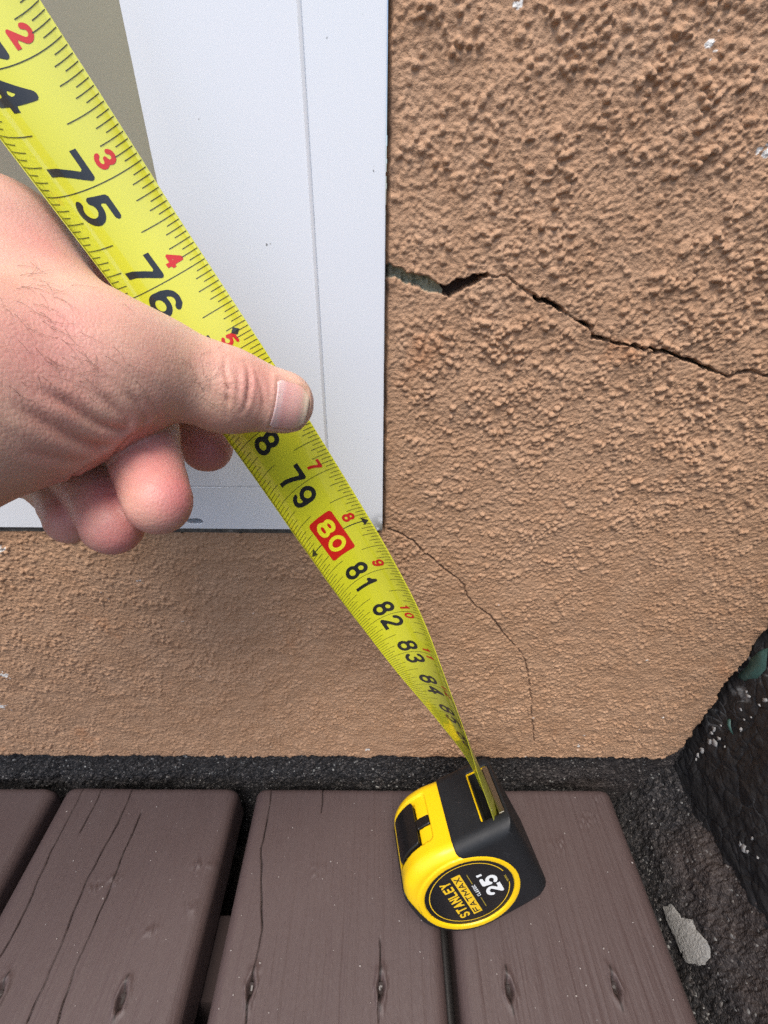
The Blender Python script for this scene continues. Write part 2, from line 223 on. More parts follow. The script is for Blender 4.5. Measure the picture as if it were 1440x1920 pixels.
def m_skin():
    x = N('skin'); mot = x.noise(95, 5, .6); fine = x.noise(900, 3)
    c = x.ramp(mot, [(.3, (.56, .345, .245)), (.7, (.63, .41, .30))])
    red = x.math('ADD', x.math('MULTIPLY', x.attr('red'), .9), x.math('MULTIPLY', x.math('SUBTRACT', x.noise(55, 5), .46), .9), True)
    c = x.mix(red, c, (.56, .185, .18))
    c = x.mix(x.math('MULTIPLY', x.attr('fold'), .45), c, (.50, .20, .145))
    c = x.mix(x.math('MULTIPLY', fine, .22), c, (.54, .32, .235))
    x.base(c); x.rough(x.ramp(fine, [(.3, (.42,) * 3), (.7, (.56,) * 3)])); x.b.inputs['Specular IOR Level'].default_value = .4
    x.b.inputs['Subsurface Weight'].default_value = .25; x.b.inputs['Subsurface Scale'].default_value = .0035
    x.b.inputs['Subsurface Radius'].default_value = (1, .36, .2)
    v = x.n('TexVoronoi', feature='DISTANCE_TO_EDGE'); v.inputs['Scale'].default_value = 1050; x.l(x.coord((1, 1, .7)), v.inputs['Vector'])
    h = x.math('ADD', x.math('MULTIPLY', v.outputs['Distance'], 1.2), x.noise(420, 4))
    x.bump(h, .24, .0005); return x.m
def m_nail():
    x = N('nail'); s = x.attr('nl')
    c = x.ramp(s, [(0, (.64, .44, .41)), (.20, (.62, .40, .37)), (.30, (.58, .305, .275)), (.70, (.64, .365, .305)), (.84, (.70, .51, .38)), (1, (.74, .59, .44))])
    x.base(c); x.rough(.30); x.b.inputs['Subsurface Weight'].default_value = .15; x.b.inputs['Subsurface Scale'].default_value = .002
    st = x.n('TexNoise', noise_dimensions='1D'); st.inputs['Scale'].default_value = 34; st.inputs['Detail'].default_value = 3; x.l(x.attr('nw'), st.inputs['W'])
    x.bump(st.outputs['Fac'], .35, .0004); return x.m
def m_rubber():
    x = N('black rubber'); scr = x.ramp(x.noise(130, 5, .65, (1, 4, 1)), [(.60, (0, 0, 0)), (.72, (.5, .5, .5))])
    x.base(x.mix(scr, (.011, .0125, .015), (.035, .037, .042))); x.rough(x.ramp(x.noise(60, 4), [(.3, (.44,) * 3), (.7, (.6,) * 3)])); x.b.inputs['Specular IOR Level'].default_value = .35
    x.bump(x.noise(1500, 2), .15, .0002); return x.m
def m_yellow():
    x = N('yellow plastic'); c = x.mix(x.ramp(x.noise(120, 5, .65), [(.6, (0, 0, 0)), (.75, (.35, .35, .35))]), (.84, .545, .006), (.66, .42, .02))
    x.base(c); x.rough(x.ramp(x.noise(70, 4), [(.3, (.26,) * 3), (.7, (.42,) * 3)])); x.bump(x.noise(1400, 2), .1, .0002); return x.m
def m_blade(front=True):
    x = N('yellow blade face' if front else 'yellow blade back')
    x.base(x.mix(x.noise(40, 3), (.67, .665, .024), (.71, .70, .032)) if front else (.30, .31, .035)); x.rough(.30 if front else .38)
    x.b.inputs['Coat Weight'].default_value = 1 if front else .25; x.b.inputs['Coat Roughness'].default_value = .06; x.b.inputs['Coat IOR'].default_value = 1.75
    x.bump(x.noise(260, 3), .05, .0003); return x.m
MS = m_stucco(); MW = m_white(); MD = m_deck(); MG = m_granular(); MT = m_tar(); MSK = m_skin(); MN = m_nail()
MR = m_rubber(); MY = m_yellow(); MBF = m_blade(True); MBB = m_blade(False)
INK = simple('black print', (.020, .022, .022), .3, coat=.6); REDP = simple('red print', (.60, .018, .012), .32, coat=.5)
YELP = simple('yellow print', (.80, .52, .02), .4); WHP = simple('white print', (.75, .78, .80), .4); GOLD = simple('gold print', (.42, .32, .04), .4)
BLADEY = simple('yellow numerals', (.82, .76, .03), .3, coat=.6)
BLK = simple('black label', (.010, .011, .013), .3); LEV = simple('black lever plastic', (.008, .008, .009), .28); STEEL = simple('hook steel', (.42, .41, .36), .28, metal=1)
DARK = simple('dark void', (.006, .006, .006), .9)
MORT = N('grey sealant'); MORT.base(MORT.ramp(MORT.noise(260, 5, .7), [(.3, (.035, .034, .032)), (.6, (.13, .125, .11)), (.8, (.30, .29, .26))])); MORT.rough(.8); MORT.bump(MORT.noise(500, 4), .7, .001); MORT = MORT.m
PANE = N('opaque beige pane'); PANE.base(PANE.mix(PANE.noise(7, 2), (.43, .42, .32), (.47, .44, .335))); PANE.rough(.32); PANE = PANE.m  # beige reflection of the door glass, painted as an opaque base colour
GREENM = N('green paint'); GREENM.base(GREENM.mix(GREENM.noise(160, 4), (.03, .075, .062), (.055, .12, .10))); GREENM.rough(.5); GREENM.bump(GREENM.noise(300, 4), .5, .0008); GREENM = GREENM.m
WHFL = simple('pale paint flake', (.38, .37, .35), .7); GREYP = N('grey mortar'); GREYP.base(GREYP.mix(GREYP.noise(300, 5, .7), (.20, .195, .18), (.42, .41, .385))); GREYP.rough(.85); GREYP.bump(GREYP.noise(600, 4), .9, .0012); GREYP = GREYP.m
HAIRM = simple('hair', (.16, .092, .065), .5); METAL = simple('painted screw', (.045, .035, .033), .4)

# ------------------------------------------------------------------ ground
me = pydata('ground', [(-60, -60, -.13), (60, -60, -.13), (60, 60, -.13), (-60, 60, -.13)], [(0, 1, 2, 3)])
GRM = N('dark soil'); GRM.base(GRM.mix(GRM.noise(8, 5), (.02, .017, .014), (.05, .042, .035))); GRM.rough(.95)
tag(link('ground', me, None, [GRM.m]), 'dark bare soil under the deck', kind='structure')

# ------------------------------------------------------------------ stucco wall
WALL_X1, FR_X, FR_Z, BOT = .2285, .0006, .2463, .0335
def axis(segs):
    out = []
    for a, b, n in segs: out.append(np.linspace(a, b, n, endpoint=False))
    return np.concatenate(out + [[segs[-1][1]]])
FX0, FX1, FZ0, FZ1, ST = -.300, .2325, .030, .448, .00040
xs = axis([(-1.6, -.36, 12), (-.36, FX0, 40), (FX0, FX1, int((FX1 - FX0) / ST))])
zs = axis([(FZ0, FZ1, int((FZ1 - FZ0) / ST)), (FZ1, .52, 50), (.52, 2.6, 14)])
ncx = int((FX1 - FX0) / ST); ncz = int((FZ1 - FZ0) / ST)
fx = np.linspace(FX0, FX1, ncx + 1); fz = np.linspace(FZ0, FZ1, ncz + 1)
X, Z = np.meshgrid(fx, fz, indexing='ij')
def pebbles(n, rlo, rhi, seed, zstretch=1.0):
    """union of rounded bumps on the fine grid; returns height in units of radius*amp"""
    g = np.random.default_rng(seed); Hh = np.zeros_like(X)
    px = g.uniform(FX0, FX1, n); pz = g.uniform(FZ0, FZ1, n); rr = rlo + (rhi - rlo) * g.random(n) ** 1.6
    keep = ~((px < -.004) & (pz > .252)); am = g.uniform(.6, 1.0, n)
    keep &= fbm(px * 150, pz * 150, 9 + seed, 2) > g.uniform(-.5, .5, n)
    asp = g.uniform(.84, 1.2, n); an = g.uniform(-1.57, 1.57, n)
    for x0, z0, r, a, q, t in zip(px[keep], pz[keep], rr[keep], am[keep], asp[keep], an[keep]):
        R_ = r * 1.4; i0 = max(int((x0 - R_ - FX0) / ST), 0); i1 = min(int((x0 + R_ - FX0) / ST) + 2, ncx + 1)
        k0 = max(int((z0 - R_ - FZ0) / ST), 0); k1 = min(int((z0 + R_ - FZ0) / ST) + 2, ncz + 1)
        if i1 <= i0 or k1 <= k0: continue
        dx = fx[i0:i1, None] - x0; dz = fz[None, k0:k1] - z0
        c, s = math.cos(t), math.sin(t); u = (dx * c + dz * s) / q; v = (-dx * s + dz * c) * q
        d2 = (u * u + v * v) / (r * r)
        h = np.where(d2 < 1, np.sqrt(np.maximum(1 - d2, 0)), 0) * r * a
        blk = Hh[i0:i1, k0:k1]; np.maximum(blk, h, out=blk)
    return Hh
P1 = pebbles(34000, .0008, .0015, 1); P2 = pebbles(46000, .0005, .0008, 2)
c30, s30 = math.cos(.6), math.sin(.6); XR, ZR = X * c30 - Z * s30, X * s30 + Z * c30
wx_ = .0009 * vnoise(X * 300, Z * 300, 61); wz_ = .0009 * vnoise(X * 300, Z * 300, 62)
bil = np.abs(vnoise((XR + wx_) * 430, (ZR + wz_) * 430, 63)) * .6 + np.abs(vnoise((X + wz_) * 690 + 9, (Z + wx_) * 690, 64)) * .4
low0 = 1 - smooth(.12, .27, Z)
coarse = np.clip(.52 + .60 * smooth(.20, .40, Z) * (.75 + .25 * smooth(.0, .09, X)) + .22 * vnoise(X * 22, Z * 22, 5), .35, 1.4)
plain = smooth(.25, .75, fbm(X * 34, Z * 34, 70, 2))                       # patches of finer, sandier plaster
coarse *= 1 - .45 * plain
coarse *= np.where(X > -.002, .35 + .65 * smooth(.0, .012, X + .004 * vnoise(Z * 90, Z * 0, 3)), 1)
clump = smooth(-.3, .3, fbm(XR * 130, ZR * 130, 9, 2))
H1 = np.maximum(P1 * (.8 + .35 * clump), P2 * .75) * coarse * 1.45
H1 += .0006 * bil * (1 + .6 * low0) * (.35 + .65 * coarse)
H1 += .0006 * fbm(X * 55, Z * 60, 21, 2) * coarse + .00035 * vnoise(XR * 1000, ZR * 1000, 4) * (.5 + .5 * coarse)
low = 1 - smooth(.08, .27, Z)
H1 = H1 + .0004 * low * fbm(XR * 130, ZR * 130, 31, 2)
# soft box blur (one cell) keeps the lumps round
K = np.pad(H1, 1, mode='edge'); H1 = (K[:-2, 1:-1] + K[2:, 1:-1] + K[1:-1, :-2] + K[1:-1, 2:] + 2 * H1) / 6 * .35 + H1 * .65
depth = np.zeros_like(X)
for (x0, z0, w0), (x1, z1, w1) in zip(D['CRACK'][:-1], D['CRACK'][1:]):
    xi0 = max(int((min(x0, x1) - .006 - FX0) / ST), 0); xi1 = min(int((max(x0, x1) + .006 - FX0) / ST) + 2, ncx + 1)
    zi0 = max(int((min(z0, z1) - .006 - FZ0) / ST), 0); zi1 = min(int((max(z0, z1) + .006 - FZ0) / ST) + 2, ncz + 1)
    if xi1 <= xi0: continue
    xx = X[xi0:xi1, zi0:zi1]; zz = Z[xi0:xi1, zi0:zi1]
    dd, t = seg_dist(xx + .0007 * vnoise(xx * 330, zz * 330, 86) + .0003 * vnoise(xx * 900, zz * 900, 87), zz + .0007 * vnoise(xx * 330, zz * 330, 88) + .0003 * vnoise(xx * 900, zz * 900, 89), (x0, z0), (x1, z1))
    ww = (w0 + (w1 - w0) * t) * .00036 * (1 + .35 * vnoise(xx * 420, zz * 420, 8)) - .00022 + .00030 * vnoise(xx * 900, zz * 900, 18); ww = np.maximum(ww, .00004)
    c = (1 - smooth(ww, ww + .00040, dd)) * (.10 + .90 * smooth(.9, 1.6, w0 + (w1 - w0) * t + .7 * vnoise(xx * 200, zz * 200, 28)))
    blk = depth[xi0:xi1, zi0:zi1]; np.maximum(blk, c, out=blk)
lip = np.zeros_like(X)
hl = np.zeros_like(X)
for (x0, z0), (x1, z1) in zip(D['HAIRLINE'][:-1], D['HAIRLINE'][1:]):
    xi0 = max(int((min(x0, x1) - .004 - FX0) / ST), 0); xi1 = int((max(x0, x1) + .004 - FX0) / ST) + 2
    zi0 = max(int((min(z0, z1) - .004 - FZ0) / ST), 0); zi1 = int((max(z0, z1) + .004 - FZ0) / ST) + 2
    xx = X[xi0:xi1, zi0:zi1]; zz = Z[xi0:xi1, zi0:zi1]
    dd, t = seg_dist(xx + .0005 * vnoise(xx * 600, zz * 600, 77), zz, (x0, z0), (x1, z1))
    blk = hl[xi0:xi1, zi0:zi1]; np.maximum(blk, 1 - smooth(.00030, .00062, dd), out=blk)
mort_in = depth * (X < .0215) * (1 - smooth(.0, .0006, np.abs(0 * X)) ) 
ymap = -H1
crk_depth = np.where(X + .0015 * vnoise(X * 300, Z * 300, 90) < .0228, .0032 + .0018 * np.abs(vnoise(X * 500, Z * 500, 91)), .013)
ymap = ymap + depth * crk_depth + hl * .0014 * smooth(-1.0, -.1, vnoise(X * 260, Z * 260, 33))
# ragged outer edge of the plaster: bottom and right; small margin beside the frame
bot = BOT + .0012 * vnoise(X * 130, X * 0, 40) + .0008 * vnoise(X * 420, X * 0, 41) + .016 * smooth(.214, .229, X) ** 2
rgt = WALL_X1 + .0016 * vnoise(Z * 110, Z * 0, 42) + .0011 * vnoise(Z * 380, Z * 0, 43) + .003 * smooth(.05, .2, Z)
edge = np.minimum(np.minimum(Z - bot, rgt - X), np.where(Z > FR_Z - .003, np.maximum(X - FR_X - .0005 - .0003 * vnoise(Z * 300, Z * 0, 44), (FR_Z - .0028 - .0008 * vnoise(X * 260, X * 0, 45)) - Z), 1))
ymap = ymap + .0055 * (1 - smooth(-.0004, .0013, edge)) 
blend = np.maximum(smooth(.4365, .447, Z), 1 - smooth(-.299, -.288, X)); ymap = ymap * (1 - blend) - .0013 * blend
full_y = np.full((len(xs), len(zs)), -.0004)
ix0 = len(xs) - (ncx + 1)
full_y[ix0:, :ncz + 1] = ymap
# fade fine relief into the coarse outer part
XX, ZZ = np.meshgrid(xs, zs, indexing='ij')
out = np.zeros(XX.shape, bool); out[:ix0] = True; out[:, ncz + 1:] = True
full_y[out] = -.0013
E_ = np.full(XX.shape, 1.0); E_[ix0:, :ncz + 1] = edge
E_[out & (XX < FR_X) & (ZZ > FR_Z)] = -1
E_[out & (ZZ < BOT)] = -1
E_[(XX > WALL_X1 + .003) & (ZZ > FZ1)] = -1
keepv = E_ > -.0005
Q = grid_faces(len(xs), len(zs)); kq = keepv.ravel()[Q].all(1); Q = Q[kq]
V = np.stack([XX, full_y, ZZ], -1).reshape(-1, 3)
used = np.zeros(len(V), bool); used[Q.ravel()] = True; rm = np.cumsum(used) - 1
me = fast_mesh('stucco_wall', V[used], rm[Q])
mort = np.zeros(XX.shape); mort[ix0:, :ncz + 1] = np.clip(depth * 1.3 - .1, 0, 1) * (X < .0232)
dark_tone = np.zeros(XX.shape)  # darker tone in crack interiors, along the hairline and plaster edges
dark_tone[ix0:, :ncz + 1] = np.clip(hl * .62 * smooth(-1.0, -.2, vnoise(X * 260, Z * 260, 33)) + .5 * (1 - smooth(.0008, .004, edge)) * smooth(-.3, .5, vnoise(X * 160, Z * 160, 50)) + .95 * depth * (X >= .0232)
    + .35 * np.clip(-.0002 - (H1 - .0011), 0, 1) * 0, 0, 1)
pale = np.zeros(XX.shape)
pt = [(.003, 1300), (.0025, 900)]
g = np.random.default_rng(3)
for k in range(46):
    x0, z0, r = g.uniform(-.26, .22), g.uniform(.03, .23 if k < 34 else .44), g.uniform(.0003, .0011)
    d2 = np.hypot(X - x0, (Z - z0) * 1.2) / r * (1 + .5 * vnoise(X * 1500, Z * 1500, k))
    pale[ix0:, :ncz + 1] = np.maximum(pale[ix0:, :ncz + 1], (d2 < 1) * (H1 > .0006))
for x0, z0, r in D['PALE']:
    d2 = np.hypot(X - x0, (Z - z0) * 1.3) / (r * .0011) * (1 + .8 * vnoise(X * 900, Z * 900, 71))
    pale[ix0:, :ncz + 1] = np.maximum(pale[ix0:, :ncz + 1], (d2 < 1) * 1.0)
far = out * 1.0; far[ix0:, :ncz + 1] = blend
for n_, a_ in (('far', far), ('mortar', mort), ('dark_tone', dark_tone), ('pale', pale)): attr(me, n_, a_.ravel()[used])
wall = tag(link('stucco_wall', me, None, [MS]), 'rough brown stucco wall with a long jagged crack beside the white frame', 'wall')
# backing of the wall (what shows at the bottom of the cracks and in the joints)
def box(name, x0, x1, y0, y1, z0, z1, mat, parent=None, bevel=0.0, seg=2):
    bm = bmesh.new(); bmesh.ops.create_cube(bm, size=1)
    for v in bm.verts: v.co = ((x0 + x1) / 2 + v.co.x * (x1 - x0), (y0 + y1) / 2 + v.co.y * (y1 - y0), (z0 + z1) / 2 + v.co.z * (z1 - z0))
    if bevel: bmesh.ops.bevel(bm, geom=bm.edges[:], offset=bevel, segments=seg, affect='EDGES', profile=.5)
    me = bpy.data.meshes.new(name); bm.to_mesh(me); bm.free()
    if bevel: me.polygons.foreach_set('use_smooth', [True] * len(me.polygons)); me.set_sharp_from_angle(angle=math.radians(40))
    return link(name, me, parent, [mat])
BACKM = simple('brown joint', (.06, .035, .026), .9)
box('wall_core', .0018, .2335, .0085, .16, .040, 2.6, BACKM, wall)
box('wall_core', -1.6, .0018, .0085, .16, .040, .2425, BACKM, wall)

# ------------------------------------------------------------------ black footing under the stucco, with its cove to the right
foot = tag(empty('concrete_footing', (0, 0, -.1)), 'black granular concrete footing below the stucco and along the deck edge', 'footing')
def granules(U, Vv, n, L, seed, rlo=.0005, rhi=.0013):
    return np.zeros_like(U)
bx = axis([(-1.6, -.30, 10), (-.30, .2335, 900)]); bz = axis([(-.13, -.02, 30), (-.02, .042, 105)])
BX, BZ = np.meshgrid(bx, bz, indexing='ij')
by = .0055 - .0013 * np.abs(vnoise(BX * 700, BZ * 700, 1)) - .0009 * fbm(BX * 260, BZ * 260, 2, 2) + .003 * smooth(.0, -.05, BZ) * 0 + .0015 * fbm(BX * 40, BZ * 40, 7, 2)
me = fast_mesh('base_strip', np.stack([BX, by, BZ], -1).reshape(-1, 3), grid_faces(len(bx), len(bz)))
attr(me, 'brown', (.5 * smooth(.0, .2, BX) * smooth(-.2, .6, fbm(BX * 20, BZ * 20, 9, 2))).ravel())
link('base_strip', me, foot, [MG])
cy = axis([(-1.2, -.17, 16), (-.17, .008, 300)]); ct = np.linspace(0, 1, 110)
CY, CT = np.meshgrid(cy, ct, indexing='ij')
topz = .019 + .28 * np.maximum(0, -CY - .03) * (CY > -.13) + .028 * (CY <= -.13)
cxx = .187 + (.2365 - .187) * CT ** .9
czz = -.072 + (topz + .072) * (CT * .35 + .65 * CT ** 2.0) + .02 * np.sin(np.pi * CT) 
gn = -.0012 * np.abs(vnoise(CY * 600, CT * 40, 3)) + .0010 * fbm(CY * 280, CT * 18, 4, 3) + .002 * fbm(CY * 45, CT * 4, 8, 2)
me = fast_mesh('cove', np.stack([cxx - gn * .8, CY, czz + gn * .7], -1).reshape(-1, 3), grid_faces(len(cy), len(ct))[:, ::-1])
attr(me, 'brown', np.clip(1.3 * smooth(.35, .75, CT) * smooth(-.025, -.055, CY) + .12 * smooth(.2, .6, CT), 0, 1).ravel())
link('cove', me, foot, [MG])
# grey mortar smear lying on the cove
def cove_z(x, y):
    t = max((x - .187) / (.2365 - .187), 0) ** (1 / .9); tz = .019 + .28 * max(0, -y - .03) * (y > -.13)
    return -.072 + (tz + .072) * (t * .35 + .65 * t * t) + .02 * math.sin(math.pi * t)
def blob(name, pts3, nrm, th, mat, parent):
    """irregular flake: outline pts lifted th along the normal, closed down to the surface"""
    c = sum((Vector(p) for p in pts3), Vector()) / len(pts3); n = len(pts3); nv = Vector(nrm)
    ring = [c + (Vector(p) - c) * .82 + nv * th for p in pts3]
    Vv = [c] + ring + [Vector(p) - nv * th * .4 for p in pts3]
    F = [tuple(range(1, n + 1))] + [(1 + i, 1 + n + i, 1 + n + (i + 1) % n, 1 + (i + 1) % n) for i in range(n)]
    return link(name, pydata(name, Vv, F, True), parent, [mat])

# ------------------------------------------------------------------ black tarred side wall
sy = axis([(-.95, -.12, 14), (-.12, .007, 210)]); sz = axis([(-.13, .0, 6), (.0, .20, 320), (.20, .46, 8)])
SY, SZ = np.meshgrid(sy, sz, indexing='ij')
g = np.random.default_rng(5); pts = np.stack([g.uniform(-.13, .015, 230), g.uniform(-.005, .21, 230)], 1)
d1 = np.full(SY.shape, 9.); d2 = np.full(SY.shape, 9.)
wy = SY + .0018 * vnoise(SY * 160, SZ * 160, 1); wz = SZ + .0018 * vnoise(SY * 160, SZ * 160, 2)
for p in pts:
    dd = np.hypot(wy - p[0], wz - p[1]); d2 = np.minimum(d2, np.maximum(d1, dd)); d1 = np.minimum(d1, dd)
ed = d2 - d1; fine = (SY > -.125) & (SZ > .002) & (SZ < .20)
groove = np.where(fine, 1 - smooth(.0002, .0009, ed), 0) * smooth(-.6, .2, vnoise(SY * 70, SZ * 70, 6))
sx = .2335 + .0007 * groove - .0003 * smooth(.001, .006, ed) * fine + .0012 * fbm(SY * 90, SZ * 90, 3, 3) + .0004 * np.abs(vnoise(SY * 500, SZ * 500, 13))
me = fast_mesh('tar_face', np.stack([sx, SY, SZ], -1).reshape(-1, 3), grid_faces(len(sy), len(sz)))
attr(me, 'edge', (groove * smooth(-.1, .5, fbm(SY * 30, SZ * 30, 8, 2)) * smooth(.05, .1, SZ)).ravel())
side = tag(link('side_wall', me, None, [MT]), 'low black tar coated side wall with alligator cracking', 'wall')
box('wall_body', .2385, .40, -.95, .0065, -.13, .459, simple('black concrete', (.03, .028, .028), .8), side)
def side_flake(name, yz, mat, th=.0008):
    return blob(name, [(.2330, y, z) for y, z in yz], (-1, 0, 0), th, mat, side)
f0 = side_flake('green_paint_patch', D['GREEN'], GREENM, .0012); side_flake('green_paint_sliver', D['SLIVER'], GREENM, .0006)
for y, z, r in D['WHITE']:
    r = r * .00065; n = random.randint(8, 12)
    side_flake('paint_flake', [(y + r * random.uniform(.35, 1.5) * math.cos(a), z + r * random.uniform(.35, 1.5) * 1.3 * math.sin(a)) for a in [6.283 * k / n for k in range(n)]], WHFL, .0004)
pp = [Vector(p) for p in D['PATCH']]
O = Vector((0, -.194, .381))
pl = []
for p in pp:
    dv = (p - O).normalized(); t = (p - O).length * .8
    for _ in range(60):
        q = O + dv * t
        t += max((q.z - cove_z(q.x, q.y)) * .5, -.002)
        if abs(q.z - cove_z(q.x, q.y)) < 1e-5: break
    pl.append(q + Vector((-.0006, 0, .0012)))
pj = []
for i_, p in enumerate(pl):
    q = pl[(i_ + 1) % len(pl)]
    for k in range(4): pj.append(p.lerp(q, k / 4) + Vector((random.uniform(-.0005, .0005), random.uniform(-.0006, .0006), 0)))
pl = pj
blob('mortar_smear', pl, Vector((-.55, 0, .83)), .0008, GREYP, foot)

# ------------------------------------------------------------------ white frame
fr = tag(empty('door_frame', (0, 0, FR_Z)), 'white vinyl door frame corner with a raised bead, scuffed at its lower corner', 'door frame')
def wear_attr(o):
    me = o.data; co = np.array([v.co for v in me.vertices]); attr(me, 'wear', np.clip(1.15 - np.hypot((co[:, 0] - .001) / .012, (co[:, 2] - .2465) / .010), 0, 1)); return o
def panel(name, x0, x1, z0, z1, y0, parent, holes=(), bev=.0012, n=1):
    """board with a dense front grid near its lower right corner, bevelled round its outline"""
    gx = np.unique(np.concatenate([np.linspace(x0, x1, 8), np.linspace(max(x0, x1 - .03), x1, 30)])); gz = np.unique(np.concatenate([np.linspace(z0, z1, 6), np.linspace(z0, min(z0 + .03, z1), 30)]))
    A, B = np.meshgrid(gx, gz, indexing='ij'); nx, nz = A.shape
    V = [np.stack([A, np.full_like(A, y0), B], -1).reshape(-1, 3)]; Q = [grid_faces(nx, nz)]
    per = [(i, 0) for i in range(nx)] + [(nx - 1, j) for j in range(1, nz)] + [(i, nz - 1) for i in range(nx - 2, -1, -1)] + [(0, j) for j in range(nz - 2, 0, -1)]
    base = [i * nz + j for i, j in per]; off = nx * nz
    for dy, dd in ((bev * .3, bev * .7), (bev, bev), (.014, bev)):
        ring = []
        for i, j in per:
            x = A[i, j]; z = B[i, j]
            ring.append((x + (dd if i == nx - 1 else -dd if i == 0 else 0), y0 + dy, z + (dd if j == nz - 1 else -dd if j == 0 else 0)))
        V.append(np.array(ring)); cur = list(range(off, off + len(per))); off += len(per)
        k = len(per); Q.append(np.array([(base[a], base[(a + 1) % k], cur[(a + 1) % k], cur[a]) for a in range(k)])[:, ::-1]); base = cur
    me = fast_mesh(name, np.concatenate(V), np.concatenate(Q)); me.set_sharp_from_angle(angle=math.radians(70))
    return wear_attr(link(name, me, parent, [MW]))
b_ = .0002
panel('side_jamb', -.0249 + b_, FR_X - b_, FR_Z + b_, 2.1, -.0022, fr, bev=b_)
panel('stile', -.077 + b_, -.0251 - b_, .2710 + b_, 2.1, -.0022, fr, bev=b_)
# bottom rail with its oval weep hole
cu = bpy.data.curves.new('rail', 'CURVE'); cu.dimensions = '2D'; cu.fill_mode = 'BOTH'; cu.extrude = .006; cu.bevel_depth = .0002; cu.bevel_resolution = 1
def spl(pts):
    s = cu.splines.new('POLY'); s.points.add(len(pts) - 1); s.use_cyclic_u = True
    for p, q in zip(s.points, pts): p.co = (q[0], q[1], 0, 1)
spl([(-1.6, FR_Z + .0006), (-.0254, FR_Z + .0006), (-.0254, .2708), (-1.6, .2708)])
spl([(-.0936 + .0030 * math.cos(a) + .0012 * (1 if math.cos(a) > 0 else -1), .2512 + .0019 * math.sin(a)) for a in [6.283 * k / 20 for k in range(20)]])
ro = bpy.data.objects.new('rail', cu); ro.matrix_world = Matrix.Translation((0, .0040, 0)) @ Matrix.Rotation(math.pi / 2, 4, 'X')
COL.objects.link(ro); bpy.context.view_layer.update()
me = bpy.data.meshes.new_from_object(ro.evaluated_get(bpy.context.evaluated_depsgraph_get())); me.transform(ro.matrix_world); bpy.data.objects.remove(ro)
me.polygons.foreach_set('use_smooth', [False] * len(me.polygons)); me.materials.clear(); rail = wear_attr(link('bottom_rail', me, fr, [MW]))
box('weep_hole_back', -.101, -.086, .0045, .0065, .247, .2555, simple('grey hole', (.16, .16, .15), .7), rail)
box('bead', -.02560, -.02435, -.0027, .001, FR_Z + .001, 2.1, simple('white bead', (.86, .88, .90), .25), fr, .0003, 2)
box('sealant', -1.6, -.003, -.0006, .008, .2428, FR_Z + .0002, MORT, fr, .0008)
dp = tag(box('door_glass', -.9, -.073, .010, .020, .330, 2.05, PANE, None, .001), 'beige grey opaque stand-in with painted reflection for the door glass set back behind the white frame', 'door glass')
panel('glazing_rail', -.9, -.077 - .0001, .2710 + b_, .331, -.0021, fr, bev=b_)

